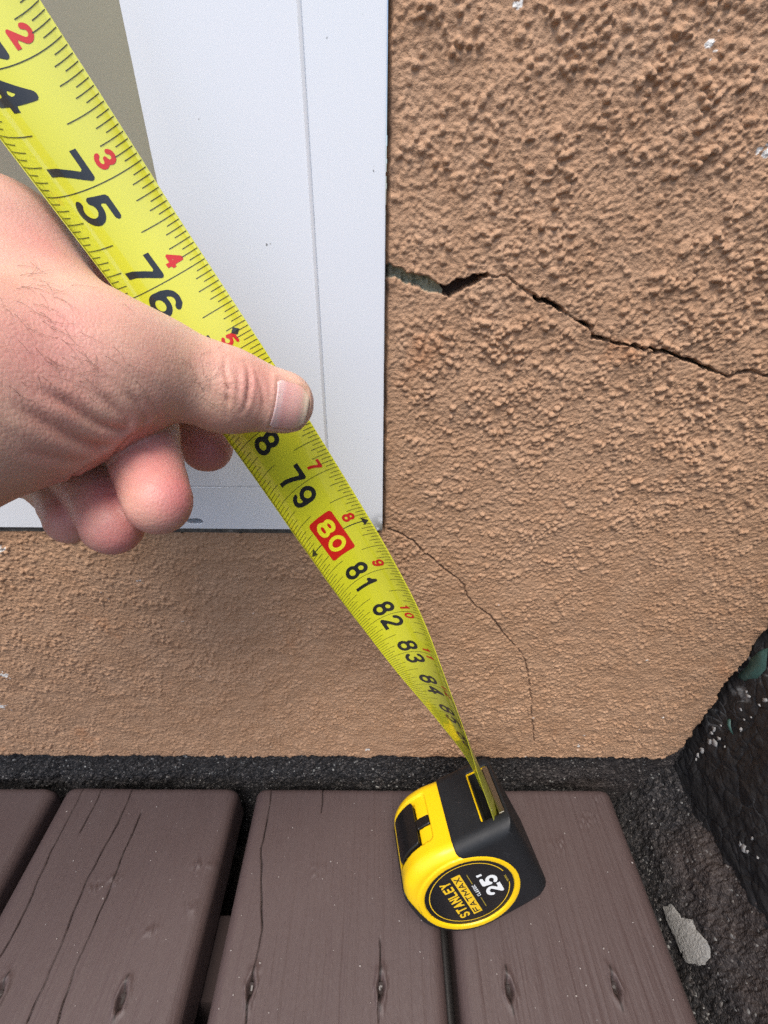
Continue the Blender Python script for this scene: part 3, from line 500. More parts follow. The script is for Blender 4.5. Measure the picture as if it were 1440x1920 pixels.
# ------------------------------------------------------------------ deck
deck = tag(empty('deck', (0, -.3, -.04)), 'brown painted timber deck', kind='structure')
Y_END = -.0064
def in_poly_cracks(Xg, Yg, lines):
    c = np.zeros_like(Xg)
    for L in lines:
        for A, B in zip(L[:-1], L[1:]):
            dd, t = seg_dist(Xg + .0005 * vnoise(Yg * 120, Yg * 0, 5), Yg, A, B)
            wd = .00006 + .00010 * (1 + vnoise(Yg * 90, Yg * 0, 15)); c = np.maximum(c, (1 - smooth(wd, wd + .00034, dd)) * (.55 + .45 * smooth(-.4, .1, vnoise(Yg * 60, Xg * 20, 16))))
    return c
def make_board(x0, x1, lines, screws, knots, seed, zoff=0.0, skew=0.0):
    r = .0085; hw = (x1 - x0) / 2; xc = (x0 + x1) / 2; th = .036
    a = np.linspace(0, np.pi / 2, 9)
    pl = [(-hw, -th + .003), (-hw, -th * .6)] + [(-hw + r - r * np.cos(t), -r + r * np.sin(t)) for t in a]
    top = np.linspace(-hw + r, hw - r, int((2 * hw - 2 * r) / .00042))[1:-1]
    prof = np.array(pl + [(x, 0) for x in top] + [(-p[0], p[1]) for p in pl[::-1]])
    ntop = len(prof)
    ends = [Y_END - .0005 * 0, Y_END - .0007, Y_END - .0018, Y_END - .0035]
    shrink = np.array([.0026, .0011, .0004, 0])
    yy = np.concatenate([ends, np.arange(Y_END - .005, -.172, -.0015), np.linspace(-.18, -1.25, 14)])
    sh = np.concatenate([shrink, np.zeros(len(yy) - 4)])
    Yg = np.repeat(yy[:, None], ntop, 1); Px = np.repeat(prof[None, :, 0], len(yy), 0); Pz = np.repeat(prof[None, :, 1], len(yy), 0)
    Xg = xc + Px * (1 - sh[:, None] / hw) + skew * Yg
    Zg = Pz - sh[:, None] * (Pz > -th * .5) + zoff
    topm = smooth(-.012, -.002, Pz)
    crack = in_poly_cracks(Xg, Yg, lines) * (Pz > -.02)
    dz = -crack * .0022
    dz += topm * (.00022 * fbm(Xg * 420, Yg * 9, seed, 3) + .0005 * vnoise(Xg * 22, Yg * 12, seed + 5))
    for sx_, sy_ in screws:
        q = np.hypot((Xg - sx_) / .0026, (Yg - sy_) / .0058); ang = np.arctan2(Yg - sy_, Xg - sx_)
        q = q * (1 + .25 * vnoise(ang * 2.2 + 7, Yg * 300, seed))
        dz -= .0034 * (1 - smooth(.45, 1.0, q)); dz += .0009 * np.exp(-((q - 1.3) / .35) ** 2)
        crack = np.maximum(crack, .8 * (1 - smooth(.35, .75, q)))
        g2 = np.abs(Xg - sx_ - .0006 * vnoise(Yg * 200, Yg * 0, seed)); crack = np.maximum(crack, (1 - smooth(.0003, .0009, g2)) * (np.abs(Yg - sy_) < .010) * .7)
    for kx, ky in knots:
        q = np.hypot((Xg - kx) / .0042, (Yg - ky) / .0030) * (1 + .5 * vnoise(Xg * 500, Yg * 500, seed + 2))
        dz += .0007 * np.exp(-q ** 2) * vnoise(Xg * 700, Yg * 700, seed + 3) * 1.5 + .0003 * np.exp(-q ** 2)
    Zg = Zg + dz * (Pz > -.03)
    V = np.stack([Xg, Yg, Zg], -1).reshape(-1, 3); Q = grid_faces(len(yy), ntop)
    me = fast_mesh('board', V, Q[:, ::-1])
    attr(me, 'crack', crack.ravel())
    # end grain cap and underside
    bm = bmesh.new(); bm.from_mesh(me); bm.verts.ensure_lookup_table()
    bm.faces.new([bm.verts[i] for i in range(ntop)]); n0 = (len(yy) - 1) * ntop
    bm.faces.new([bm.verts[n0 + i] for i in range(ntop)][::-1]); bm.faces.new([bm.verts[i] for i in (0, n0, n0 + ntop - 1, ntop - 1)])
    bm.to_mesh(me); bm.free()
    o = link('board', me, deck, [MD])
    for sx_, sy_ in screws:
        bm = bmesh.new(); bmesh.ops.create_cone(bm, cap_ends=True, segments=18, radius1=.0024, radius2=.0026, depth=.0014)
        up = [f for f in bm.faces if f.normal.z > .9]; r0 = bmesh.ops.inset_region(bm, faces=up, thickness=.0014); 
        for f in up:
            for v in f.verts: v.co.z -= .0012
        bmesh.ops.rotate(bm, verts=bm.verts, matrix=Matrix.Rotation(.2, 3, 'X'))
        bmesh.ops.translate(bm, verts=bm.verts, vec=(sx_, sy_, -.0030 + zoff))
        me2 = bpy.data.meshes.new('screw'); bm.to_mesh(me2); bm.free(); link('screw', me2, o, [METAL])
    return o
BC = D['BCRACK']; SCW = D['SCREW']; KN = D['KNOT']
inb = lambda L, a, b: [p for p in L if a < p[0] < b]
SPEC = [(-.528, -.396), (-.3905, -.2555), (-.2470, -.1113), (-.0972, .0405), (.0475, .1835)]
for k, (a, b) in enumerate(SPEC):
    make_board(a, b, [L for L in BC if a < L[0][0] < b], inb(SCW, a, b) + ([(a + .03, -.119), (b - .035, -.118)] if k < 2 else []) + ([(-.2195, -.1215)] if k == 2 else []), inb(KN, a, b), 100 + k * 13, [0, -.0008, .0004, -.0003, .0][k])
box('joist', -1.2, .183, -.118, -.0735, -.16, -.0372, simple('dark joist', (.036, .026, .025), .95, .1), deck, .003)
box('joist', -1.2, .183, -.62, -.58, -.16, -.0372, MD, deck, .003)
# ribbed drip hose seen through the narrow gap
hs_ = []; nseg = 12; Vh = []; yy = np.arange(-.055, -.30, -.0011)
for i, y in enumerate(yy):
    rr = .0036 + .0006 * (i % 2)
    for k in range(nseg): Vh.append((.0440 + rr * math.cos(6.283 * k / nseg), y, -.0325 + rr * math.sin(6.283 * k / nseg)))
hose = tag(link('ribbed_hose', fast_mesh('ribbed_hose', np.array(Vh), grid_faces(len(yy), nseg, True)), None, [simple('black hose', (.02, .018, .018), .45)]), 'thin black ribbed hose lying in the narrow gap between two boards', 'hose')

# ------------------------------------------------------------------ tape measure: glyphs
def sdf_strokes(px, py, strokes, r):
    d = np.full(px.shape, 9.)
    for L in strokes:
        for A, B in zip(L[:-1], L[1:]): d = np.minimum(d, seg_dist(px, py, A, B)[0])
    return d - r
def el(cx, cy, rx, ry, a0, a1, n=22): return [(cx + rx * math.cos(math.radians(a0 + (a1 - a0) * k / n)), cy + ry * math.sin(math.radians(a0 + (a1 - a0) * k / n))) for k in range(n + 1)]
G = {
 '0': [el(.5, .5, .5, .5, 0, 360, 32)], '1': [[(.72, -.2), (.72, 1)], [(.72, 1), (.58, .84), (.2, .74)]],
 '2': [el(.48, .70, .48, .30, 172, -28) + [(.02, 0)], [(0, 0), (1.2, 0)]],
 '3': [el(.47, .75, .43, .25, 165, -90), el(.47, .25, .51, .25, 90, -165)],
 '4': [[(.76, -.2), (.76, 1)], [(.72, 1), (0, .28)], [(0, .28), (1.2, .28)]],
 '5': [[(1.0, 1), (.2, 1), (.08, .50)], el(.47, .32, .50, .32, 128, -138)],
 '6': [el(.5, .29, .49, .29, 0, 360, 28), [(.01, .31), (.03, .62), (.14, .84), (.3, .96), (.52, 1), (.78, .96), (.95, .83)]],
 '7': [[(-.2, 1), (1, 1), (.66, .55), (.46, .2), (.40, -.2)]],
 '8': [el(.5, .755, .42, .245, 0, 360, 26), el(.5, .265, .5, .265, 0, 360, 26)],
 '9': [el(.5, .71, .49, .29, 0, 360, 28), [(.99, .69), (.97, .38), (.86, .16), (.7, .04), (.48, 0), (.22, .04), (.05, .17)]],
 'S': [el(.5, .75, .48, .25, 25, 270), el(.5, .25, .5, .25, 90, -155)], 'T': [[(-.2, 1), (1.2, 1)], [(.5, 1), (.5, -.2)]],
 'A': [[(-.05, -.2), (.5, 1), (1.05, -.2)], [(.2, .26), (.8, .26)]], 'N': [[(0, -.2), (0, 1.2)], [(1, -.2), (1, 1.2)], [(0, 1), (1, 0)]],
 'L': [[(0, 1.2), (0, 0), (1.2, 0)]], 'E': [[(1.2, 1), (0, 1), (0, 0), (1.2, 0)], [(0, .52), (.9, .52)]], 'Y': [[(-.05, 1.2), (.5, .45), (1.05, 1.2)], [(.5, .5), (.5, -.2)]],
 'F': [[(1.2, 1), (0, 1), (0, -.2)], [(0, .5), (.9, .5)]], 'M': [[(0, -.2), (0, 1), (.5, .25), (1, 1), (1, -.2)]], 'X': [[(-.06, -.2), (1.06, 1.2)], [(-.06, 1.2), (1.06, -.2)]],
 'C': [el(.5, .5, .5, .5, 50, 310, 28)], 'I': [[(.5, -.2), (.5, 1.2)]], "'": [[(.5, 1.2), (.5, .72)]]}
def glyph(ch, x0, y0, w, h, r, n=11):
    """flat polygons of a character with its box corner at x0,y0 (units of the target plane)"""
    S = [[(r + p[0] * (w - 2 * r), r + p[1] * (h - 2 * r)) for p in L] for L in G[ch]]
    st = r * 2 / 3.2
    nx = max(int(w / st), 4); ny = max(int(h / st), 6)
    gx = np.linspace(-st * .02, w + st * .02, nx + 1); gy = np.linspace(-st * .02, h + st * .02, ny + 1)
    A, B = np.meshgrid(gx, gy, indexing='ij'); F = sdf_strokes(A, B, S, r)
    V = []; P = []
    for i in range(nx):
        for j in range(ny):
            c = [(i, j), (i + 1, j), (i + 1, j + 1), (i, j + 1)]; v = [F[a] for a in c]
            if min(v) >= 0: continue
            poly = []
            for k in range(4):
                a, b = c[k], c[(k + 1) % 4]; fa, fb = F[a], F[b]
                if fa < 0: poly.append((A[a], B[a]))
                if (fa < 0) != (fb < 0):
                    t = fa / (fa - fb); poly.append((A[a] + (A[b] - A[a]) * t, B[a] + (B[b] - B[a]) * t))
            if len(poly) >= 3:
                P.append(list(range(len(V), len(V) + len(poly)))); V += [(x0 + p[0], y0 + p[1]) for p in poly]
    return V, P
class Ink:
    """collects flat print in (along, across) millimetres"""
    def __init__(s): s.V = []; s.P = []
    def add(s, V, P): o = len(s.V); s.V += V; s.P += [[i + o for i in p] for p in P]
    def bar(s, a0, a1, b0, b1, nb=6, na=1):
        for i in range(na):
            for k in range(nb):
                x0, x1 = a0 + (a1 - a0) * i / na, a0 + (a1 - a0) * (i + 1) / na; y0, y1 = b0 + (b1 - b0) * k / nb, b0 + (b1 - b0) * (k + 1) / nb
                s.add([(x0, y0), (x1, y0), (x1, y1), (x0, y1)], [[0, 1, 2, 3]])
    def text(s, t, x0, y0, w, h, r, gap):
        for ch in t:
            ww = w if ch not in "1I'" else w * (.8 if ch == '1' else .42)
            if ch == 'M': ww = w * 1.2
            if ch != ' ': s.add(*glyph(ch, x0, y0, ww, h, r))
            x0 += ww + gap
        return x0
    def tri(s, a, b, c): s.add([a, b, c], [[0, 1, 2]])

# ------------------------------------------------------------------ tape measure: blade
BL = np.array(D['BLADE']); U0 = BL[:, 0]
dL0 = (BL[2, 1:4] - BL[0, 1:4]) / (U0[2] - U0[0]); dR0 = (BL[2, 4:7] - BL[0, 4:7]) / (U0[2] - U0[0]); dC = (dL0 + dR0) / 2
def cr(P, t):
    i = np.clip(np.floor(t).astype(int), 0, len(P) - 2); f = (t - i)[:, None]
    p0 = P[np.maximum(i - 1, 0)]; p1 = P[i]; p2 = P[i + 1]; p3 = P[np.minimum(i + 2, len(P) - 1)]
    p0 = np.where((i == 0)[:, None], 2 * p1 - p2, p0); p3 = np.where((i == len(P) - 2)[:, None], 2 * p2 - p1, p3)
    return .5 * (2 * p1 + (p2 - p0) * f + (2 * p0 - 5 * p1 + 4 * p2 - p3) * f ** 2 + (3 * p1 - p0 - 3 * p2 + p3) * f ** 3)
def rails(u):
    u = np.asarray(u, float); uc = np.clip(u, U0[0], U0[-1]); t = (uc - U0[0]) / .5
    Lp = cr(BL[:, 1:4], t); Rp = cr(BL[:, 4:7], t)
    lo = np.minimum(u - U0[0], 0)[:, None] * dC; hi = np.maximum(u - U0[-1], 0)[:, None] * ((BL[-1, 1:4] + BL[-1, 4:7] - BL[-2, 1:4] - BL[-2, 4:7]) / 2 / .5)
    return Lp + lo + hi, Rp + lo + hi
SAG = ([60, 72, 75, 76.5, 77.3, 78, 79, 81, 83, 84, 86, 88, 90], [6.4, 7.2, 7.0, 5.6, 4.6, 5.4, 6.3, 6.3, 5.6, 5.2, 5.0, 4.4, 4.2])
def blade_pt(u, v, lift=0.0):
    """u inches along, v mm across (0 left edge .. 31.75 right edge) -> world"""
    u = np.asarray(u, float); v = np.asarray(v, float)
    Lp, Rp = rails(u); L1, R1 = rails(u - .1); L2, R2 = rails(u + .1)
    tg = (L2 + R2 - L1 - R1); tg /= np.linalg.norm(tg, axis=1)[:, None]
    ww = Rp - Lp; c = np.linalg.norm(ww, axis=1); ww = ww / c[:, None]
    n = np.cross(tg, ww); n /= np.linalg.norm(n, axis=1)[:, None]      # printed side
    n = n * SGN
    sg = np.interp(u, *SAG) / 1000; ph = 2 * np.arctan(2 * sg / c); Rr = c / 2 / np.sin(ph)
    a = (v / 31.75 * 2 - 1) * ph
    Rr2 = Rr - lift
    mid = (Lp + Rp) / 2
    return mid + ww * (Rr2 * np.sin(a))[:, None] - n * (Rr2 * np.cos(a) - Rr * np.cos(ph))[:, None]
SGN = 1.0
Lp, Rp = rails(np.array([75.0])); Lq, Rq = rails(np.array([75.2]))
nn = np.cross((Lq + Rq - Lp - Rp)[0], (Rp - Lp)[0])
if nn @ (np.array([0, -.194, .381]) - (Lp + Rp)[0] / 2) < 0: SGN = -1.0

case_o = Vector(D['CASE_O']); CR = np.array(D['CASE_R'])         # columns: front, top, label side
tape = tag(empty('tape_measure', (case_o.x, case_o.y, .0)), 'yellow and black tape measure on the deck, its blade pulled up to the hand', 'tape measure')
ub = np.concatenate([np.linspace(0, 68, 60), np.arange(68.2, 89.21, .1)]); vb = np.linspace(0, 31.75, 29)
UB, VB = np.meshgrid(ub, vb, indexing='ij')
Pf = blade_pt(UB.ravel(), VB.ravel()); Pb = blade_pt(UB.ravel(), VB.ravel(), -.00022)
nf = len(Pf); Qf = grid_faces(len(ub), len(vb)); nb_ = len(vb)
rim = []
for i in range(len(ub) - 1):
    for j in (0, nb_ - 1):
        a, b = i * nb_ + j, (i + 1) * nb_ + j; rim.append((a, b, b + nf, a + nf))
Qall = np.concatenate([Qf, Qf[:, ::-1] + nf, np.array(rim)])
midx = np.concatenate([np.zeros(len(Qf)), np.ones(len(Qf)), np.zeros(len(rim))])
me = fast_mesh('blade', np.concatenate([Pf, Pb]), Qall, True, midx)
blade = link('blade', me, tape, [MBF, MBB])
ink = Ink(); red = Ink(); rbox = Ink(); yel = Ink()
LEN = {0: 31.75, 8: 11.2, 4: 7.4, 12: 7.4, 2: 5.8, 6: 5.8, 10: 5.8, 14: 5.8}
for n in range(56, 88):
    for k in range(16):
        u = n * 25.4 + k * 1.5875; L = LEN.get(k, 4.2); hwid = .10
        if k == 0:
            if n == 80: ink.bar(u - .2, u + .2, 2.5, 7.8, 3); ink.bar(u - .2, u + .2, 19.2, 29.2, 5)
            else: ink.bar(u - hwid, u + hwid, 0.1, 31.65, 24)
        else:
            ink.bar(u - hwid, u + hwid, .15, L, 3 if L < 8 else 5); ink.bar(u - hwid, u + hwid, 31.75 - L, 31.6, 3 if L < 8 else 5)
    s = str(n); y0, hh, wd, r = 8.4, 10.4, 6.9, .88
    if n >= 70 and n != 80:
        ink.text(s[0], n * 25.4 - 1.15 - wd, y0, wd, hh, r, 0)
        ink.text(s[1], n * 25.4 + 1.15, y0, wd, hh, r, 0)
    m = n - 72
    if n > 69 and 0 < m < 10: red.text(str(m), n * 25.4 - 5.6, 21.0, 3.7, 5.4, .56, 0)
    elif m >= 10:
        red.text(str(m)[0], n * 25.4 - 4.0, 21.0, 3.4, 5.2, .5, 0); red.text(str(m)[1], n * 25.4 + .7, 21.0, 3.4, 5.2, .5, 0)
c80 = 80 * 25.4
# rounded red block behind the 80, arrows to both edges, diamond at the truss mark
def rrect(a0, a1, b0, b1, rc, step=1.0):
    na, nb2 = int((a1 - a0) / step), int((b1 - b0) / step); V = []; P = []
    A, B = np.meshgrid(np.linspace(a0, a1, na + 1), np.linspace(b0, b1, nb2 + 1), indexing='ij')
    cx, cy = (a0 + a1) / 2, (b0 + b1) / 2; hx, hy = (a1 - a0) / 2, (b1 - b0) / 2
    qx = np.abs(A - cx) - (hx - rc); qy = np.abs(B - cy) - (hy - rc); corner = (qx > 0) & (qy > 0); L = np.hypot(qx, qy) + 1e-9
    k = np.where(corner & (L > rc), rc / L, 1)
    A = np.where(corner & (L > rc), cx + np.sign(A - cx) * (hx - rc + qx * k), A); B = np.where(corner & (L > rc), cy + np.sign(B - cy) * (hy - rc + qy * k), B)
    return [(x, y) for x, y in zip(A.ravel(), B.ravel())], [list(f) for f in grid_faces(na + 1, nb2 + 1)]
rbox.add(*rrect(c80 - 10.2, c80 + 10.2, 7.8, 19.2, 1.2))
yel.text('8', c80 - 8.0, 9.6, 7.2, 7.8, .85, 0); yel.text('0', c80 + .6, 9.6, 7.2, 7.8, .85, 0)
for tip, bs in ((.7, 3.6), (31.05, 28.1)): ink.tri((c80, tip), (c80 - 1.9, bs), (c80 + 1.9, bs))
cd = 76.8 * 25.4; ink.add([(cd, 25.3), (cd + 1.25, 26.9), (cd, 28.5), (cd - 1.25, 26.9)], [[0, 1, 2, 3]])
def print_on_blade(name, I, mat, lift):
    V = np.array(I.V); W = blade_pt(V[:, 0] / 25.4, V[:, 1], lift)
    return link(name, pydata(name, W, I.P), blade, [mat])
print_on_blade('black_scale', ink, INK, .00008); print_on_blade('red_foot_numerals', red, REDP, .00008)
print_on_blade('red_block', rbox, REDP, .00007); print_on_blade('yellow_numerals', yel, BLADEY, .00014)
# hook at the far end of the blade, up by the lintel
pe = blade_pt(np.array([0, 0, .8, .8]), np.array([2, 29.75, 29.75, 2.]), .0008); dn = Vector(pe[0] - pe[3]).normalized()
hk = [Vector(p) for p in pe]; nrm = (hk[1] - hk[0]).cross(hk[2] - hk[0]).normalized()
if nrm.y < 0: nrm = -nrm
link('end_hook', pydata('end_hook', [*hk, hk[0] + nrm * .012, hk[1] + nrm * .012], [(0, 1, 2, 3), (0, 1, 5, 4)]), tape, [STEEL])

# ------------------------------------------------------------------ tape measure: case, in millimetres (front, top, label side)
def poly_sdf(px, py, poly):
    n = len(poly); d = np.full(px.shape, 1e9); s = np.ones(px.shape); j = n - 1
    for i in range(n):
        ex, ey = poly[j][0] - poly[i][0], poly[j][1] - poly[i][1]; wx, wy = px - poly[i][0], py - poly[i][1]
        t = np.clip((wx * ex + wy * ey) / (ex * ex + ey * ey), 0, 1); d = np.minimum(d, (wx - t * ex) ** 2 + (wy - t * ey) ** 2)
        c1 = py >= poly[i][1]; c2 = py < poly[j][1]; c3 = ex * wy > ey * wx
        s = np.where((c1 & c2 & c3) | (~c1 & ~c2 & ~c3), -s, s); j = i
    return s * np.sqrt(d)
def arcp(r, a0, a1, n): return [(r * math.cos(math.radians(a0 + (a1 - a0) * k / (n - 1))), r * math.sin(math.radians(a0 + (a1 - a0) * k / (n - 1)))) for k in range(n)]
def curve_through(P, n=6):
    out = []
    for i in range(1, len(P) - 2):
        p0, p1, p2, p3 = [np.array(q, float) for q in P[i - 1:i + 3]]
        for k in range(n):
            f = k / n; out.append(tuple(.5 * (2 * p1 + (p2 - p0) * f + (2 * p0 - 5 * p1 + 4 * p2 - p3) * f * f + (3 * p1 - p0 - 3 * p2 + p3) * f ** 3)))
    return out + [P[-2]]
PROF = [(-27, -42), (36.3, -41.5)] + curve_through([(36, -18), (36.3, -5), (37, 8), (34, 20), (26, 30), (14.5, 35.3), (5.1, 36.2), (-4, 36.3)]) + arcp(36.5, 104, 190, 10) + [(-34, -25), (-32, -37)]
hG = .62; ga = [np.arange(-42, 44, hG), np.arange(-47, 42, hG), np.arange(-29.5, 29.5, hG)]
A2, B2 = np.meshgrid(ga[0], ga[1], indexing='ij')
prof2 = poly_sdf(A2, B2, PROF)
ycirc = np.hypot(A2, B2) - 30.6; ysec = poly_sdf(A2, B2, [(70, -5.3), (0, -5.3), (0, 0), (-4, 29.5), (17, 34.6), (24, 70), (70, 70)])
hsm = np.clip(.5 + .5 * (ysec - ycirc) / 5, 0, 1); yel2 = ysec + (ycirc - ysec) * hsm - 5 * hsm * (1 - hsm)
S3 = ga[2][None, None, :]; A3 = A2[:, :, None]; B3 = B2[:, :, None]
def sdf_body(rnd, W=25.1):
    d2 = prof2[:, :, None] + rnd; dd = np.abs(S3) - W + rnd
    return np.minimum(np.maximum(d2, dd), 0) + np.hypot(np.maximum(d2, 0), np.maximum(dd, 0)) - rnd
BODY = sdf_body(7.0)
def bx3(a0, a1, b0, b1, c0, c1, r=0.0):
    q = [np.abs(A3 - (a0 + a1) / 2) - (a1 - a0) / 2 + r, np.abs(B3 - (b0 + b1) / 2) - (b1 - b0) / 2 + r, np.abs(S3 - (c0 + c1) / 2) - (c1 - c0) / 2 + r]
    return np.sqrt(sum(np.maximum(k, 0) ** 2 for k in q)) + np.minimum(np.maximum(np.maximum(q[0], q[1]), q[2]), 0) - r
slot = np.minimum(bx3(22, 50, -36.8, -26.0, -16.2, 16.2, 1.0), bx3(33.2, 60, -40.4, -30, -16.2, 16.2, .3))
panelcut = np.maximum(bx3(15, 60, 4.6, 31.5, -17.5, 13.2, 3.0), -(BODY + 1.3))
stemcut = bx3(26, 60, 4.8, 16, -3.2, 3.2)
levcut = np.maximum(bx3(15, 60, 13, 31, -14.8, 12.8, 1.0), -(BODY + 4.0))
ring = np.maximum(np.abs(np.hypot(A3, B3) - 28.95) - 1.65 + .5, np.abs(S3) - 25.9 + .5); ring = ring - .5
yellow = np.minimum(np.maximum(np.maximum(np.maximum(BODY, -panelcut), np.maximum(-slot, -levcut)), -stemcut), ring)
labelcut = np.maximum(np.hypot(A3, B3) - 27.3, 24.75 - np.abs(S3)); yellow = np.maximum(yellow, -labelcut)
yout = np.repeat(yel2[:, :, None], len(ga[2]), 2)
slot_r = bx3(22, 60, -40.3, -25.2, -16.3, 16.3, 1.2)
rubber = np.maximum(np.maximum(BODY - .75, -(yout + .15)), -(BODY + 2.5)); rubber = np.maximum(rubber, -slot_r)
rubber = np.maximum(rubber, -np.maximum(np.abs(A3 + B3 * .18 - 5) - .35, np.maximum(-BODY - .0, 0) * 0 + np.abs(np.minimum(BODY - .45, 9)) * 0 - (BODY - .45)) if False else -9 * np.ones_like(BODY))
lever = np.maximum(np.maximum(BODY - 1.6, bx3(15, 60, 13.6, 30, -14.3, 12.3, 2.0)), -(BODY + 5))
notch = np.maximum(np.maximum(BODY + .4, bx3(15, 60, 5.0, 15, -3.0, 3.0, .5)), -(BODY + 4))
def to_world(V): return (V @ CR.T) / 1000 + np.array(case_o)
def sn(name, F, mat, parent, sharp=None):
    V, Qs = surface_nets(F.astype(np.float32), (ga[0][0], ga[1][0], ga[2][0]), hG)
    me = fast_mesh(name, to_world(V), Qs)
    return link(name, me, parent, [mat])
shell = sn('case_shell', yellow, MY, tape); grip = sn('rubber_grip', rubber, MR, tape)
sn('lock_lever', np.minimum(lever, notch), LEV, tape)
def local_box(name, a, b, c, mat, parent, bev=.4):
    bm = bmesh.new(); bmesh.ops.create_cube(bm, size=1)
    for v in bm.verts: v.co = ((a[0] + a[1]) / 2 + v.co.x * (a[1] - a[0]), (b[0] + b[1]) / 2 + v.co.y * (b[1] - b[0]), (c[0] + c[1]) / 2 + v.co.z * (c[1] - c[0]))
    bmesh.ops.bevel(bm, geom=bm.edges[:], offset=bev, segments=2, affect='EDGES', profile=.5)
    me = bpy.data.meshes.new(name); bm.to_mesh(me); bm.free()
    co = np.array([v.co for v in me.vertices]); me.vertices.foreach_set('co', to_world(co).astype(np.float32).ravel()); me.update()
    return link(name, me, parent, [mat])
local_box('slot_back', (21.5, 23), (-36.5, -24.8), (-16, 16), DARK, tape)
local_box('slot_dark_plate', (22, 34.3), (-26.7, -26.2), (-16.1, 16.1), DARK, tape, .1); local_box('slot_dark_plate', (22, 34.8), (-36.7, -26.2), (-16.1, -15.7), DARK, tape, .1)  # dark plates added over the yellow slot walls so the slot reads black
local_box('hook_plate', (34.4, 36.5), (-40.2, -36.6), (-15.9, 15.9), STEEL, tape)
# round label
lab = pydata('label', to_world(np.array([(27.25 * math.cos(6.2832 * k / 72), 27.25 * math.sin(6.2832 * k / 72), 24.95) for k in range(72)])), [tuple(range(72))])
lab = link('label', lab, tape, [BLK])
def on_label(name, I, mat, s):
    V = np.array([(a, b, s) for a, b in I.V]); link(name, pydata(name, to_world(V), I.P), lab, [mat])
lg = Ink()
for a0, a1 in ((0, 257), (283, 360)):
    pts = [6.28319 * (a0 + (a1 - a0) * k / 80) / 360 for k in range(81)]
    lg.add([(r * math.cos(t), r * math.sin(t)) for t in pts for r in (24.0, 24.5)], [[2 * k, 2 * k + 2, 2 * k + 3, 2 * k + 1] for k in range(80)])
on_label('gold_ring', lg, YELP, 25.01)
yt = Ink(); yt.text('STANLEY', -18.2, 6.7, 4.35, 6.3, .60, .72)
yt.bar(-19.0, 18.1, -.7, 4.8, 1); on_label('brand_lettering', yt, YELP, 25.01)
bt = Ink(); bt.text('FATMAX', -17.8, .2, 4.7, 3.8, .38, 1.0); on_label('line_lettering', bt, BLK, 25.05)
gt = Ink(); gt.bar(5.9, 15.2, -4.25, -3.9, 1); gt.bar(-16.9, -7.9, -4.25, -3.9, 1); 
for k in range(6): gt.bar(-4.2 + k * 1.0, -3.7 + k * 1.0, -23.8, -22.6, 1)
on_label('gold_rules', gt, GOLD, 25.01)
wt = Ink(); wt.text('CLASSIC', -5.9, -5.2, 1.45, 2.2, .22, .28)
wt.text('25', -10.4, -18.7, 8.4, 10.2, 1.12, .55); wt.add([(9.3, -11.6), (10.9, -11.6), (11.2, -8.4), (9.2, -8.4)], [[0, 1, 2, 3]]); on_label('white_lettering', wt, WHP, 25.01)

# ------------------------------------------------------------------ the hand
def _rc(p,a,b,r1,r2):
    ba=b-a; l2=ba@ba; rr=r1-r2; a2=l2-rr*rr; il2=1/l2
    pa=p-a; y=pa@ba; z=y-l2
    x2=((pa*l2-y[...,None]*ba)**2).sum(-1); y2=y*y*l2; z2=z*z*l2
    k=np.sign(rr)*rr*rr*x2
    d=(np.sqrt(x2*a2*il2)+y*rr)*il2-r1
    d=np.where(np.sign(z)*a2*z2>k,np.sqrt(x2+z2)*il2-r2,d)
    d=np.where((np.sign(y)*a2*y2<k)&~(np.sign(z)*a2*z2>k),np.sqrt(x2+y2)*il2-r1,d)
    return d
def _smin(a,b,k):
    h=np.clip(.5+.5*(b-a)/k,0,1); return b+(a-b)*h-k*h*(1-h)
def make_hand_sdf(HJ):
    P={k:(np.array(v[:3]),v[3]) for k,v in HJ.items()}
    PALM=[('wri','cmc'),('cmc','mcp'),('the0','the1'),('the1','the2'),('wri','i_mcp'),('wri','m_mcp'),('wri','r_mcp'),('wri','p_mcp'),('web','i_mcp'),('web','mcp'),('web2','mcp'),('wri','arm')]
    THUMB=[('mcp','tmid'),('tmid','ip'),('ip','tip')]
    FING=[[('i_mcp','i_pip'),('i_pip','i_mid'),('i_mid','i_tip')],[('m_mcp','m_pip'),('m_pip','m_dip'),('m_dip','m_tip')],[('r_mcp','r_pip'),('r_pip','r_dip'),('r_dip','r_tip')],[('p_mcp','p_pip'),('p_pip','p_dip'),('p_dip','p_tip')]]
    def ev(p):
        d=np.full(p.shape[:-1],1.)
        def cone(a,b):
            (pa,ra),(pb,rb)=P[a],P[b]; m=.02
            lo=np.minimum(pa-ra,pb-rb)-m; hi=np.maximum(pa+ra,pb+rb)+m
            o=np.linalg.norm(np.maximum(np.maximum(lo-p,p-hi),0),axis=-1)+m
            s=((p>=lo)&(p<=hi)).all(-1)
            if s.any(): o[s]=_rc(p[s],pa,pb,ra,rb)
            return o
        for a,b in PALM: d=_smin(d,cone(a,b),.010)
        t=np.full(p.shape[:-1],1.)
        for a,b in THUMB: t=_smin(t,cone(a,b),.006)
        d=_smin(d,t,.008)
        g=np.full(p.shape[:-1],1.)
        for F in FING:
            t=np.full(p.shape[:-1],1.)
            for a,b in F: t=_smin(t,cone(a,b),.004)
            g=_smin(g,t,.0012)
        return _smin(d,g,.0009)
    return ev

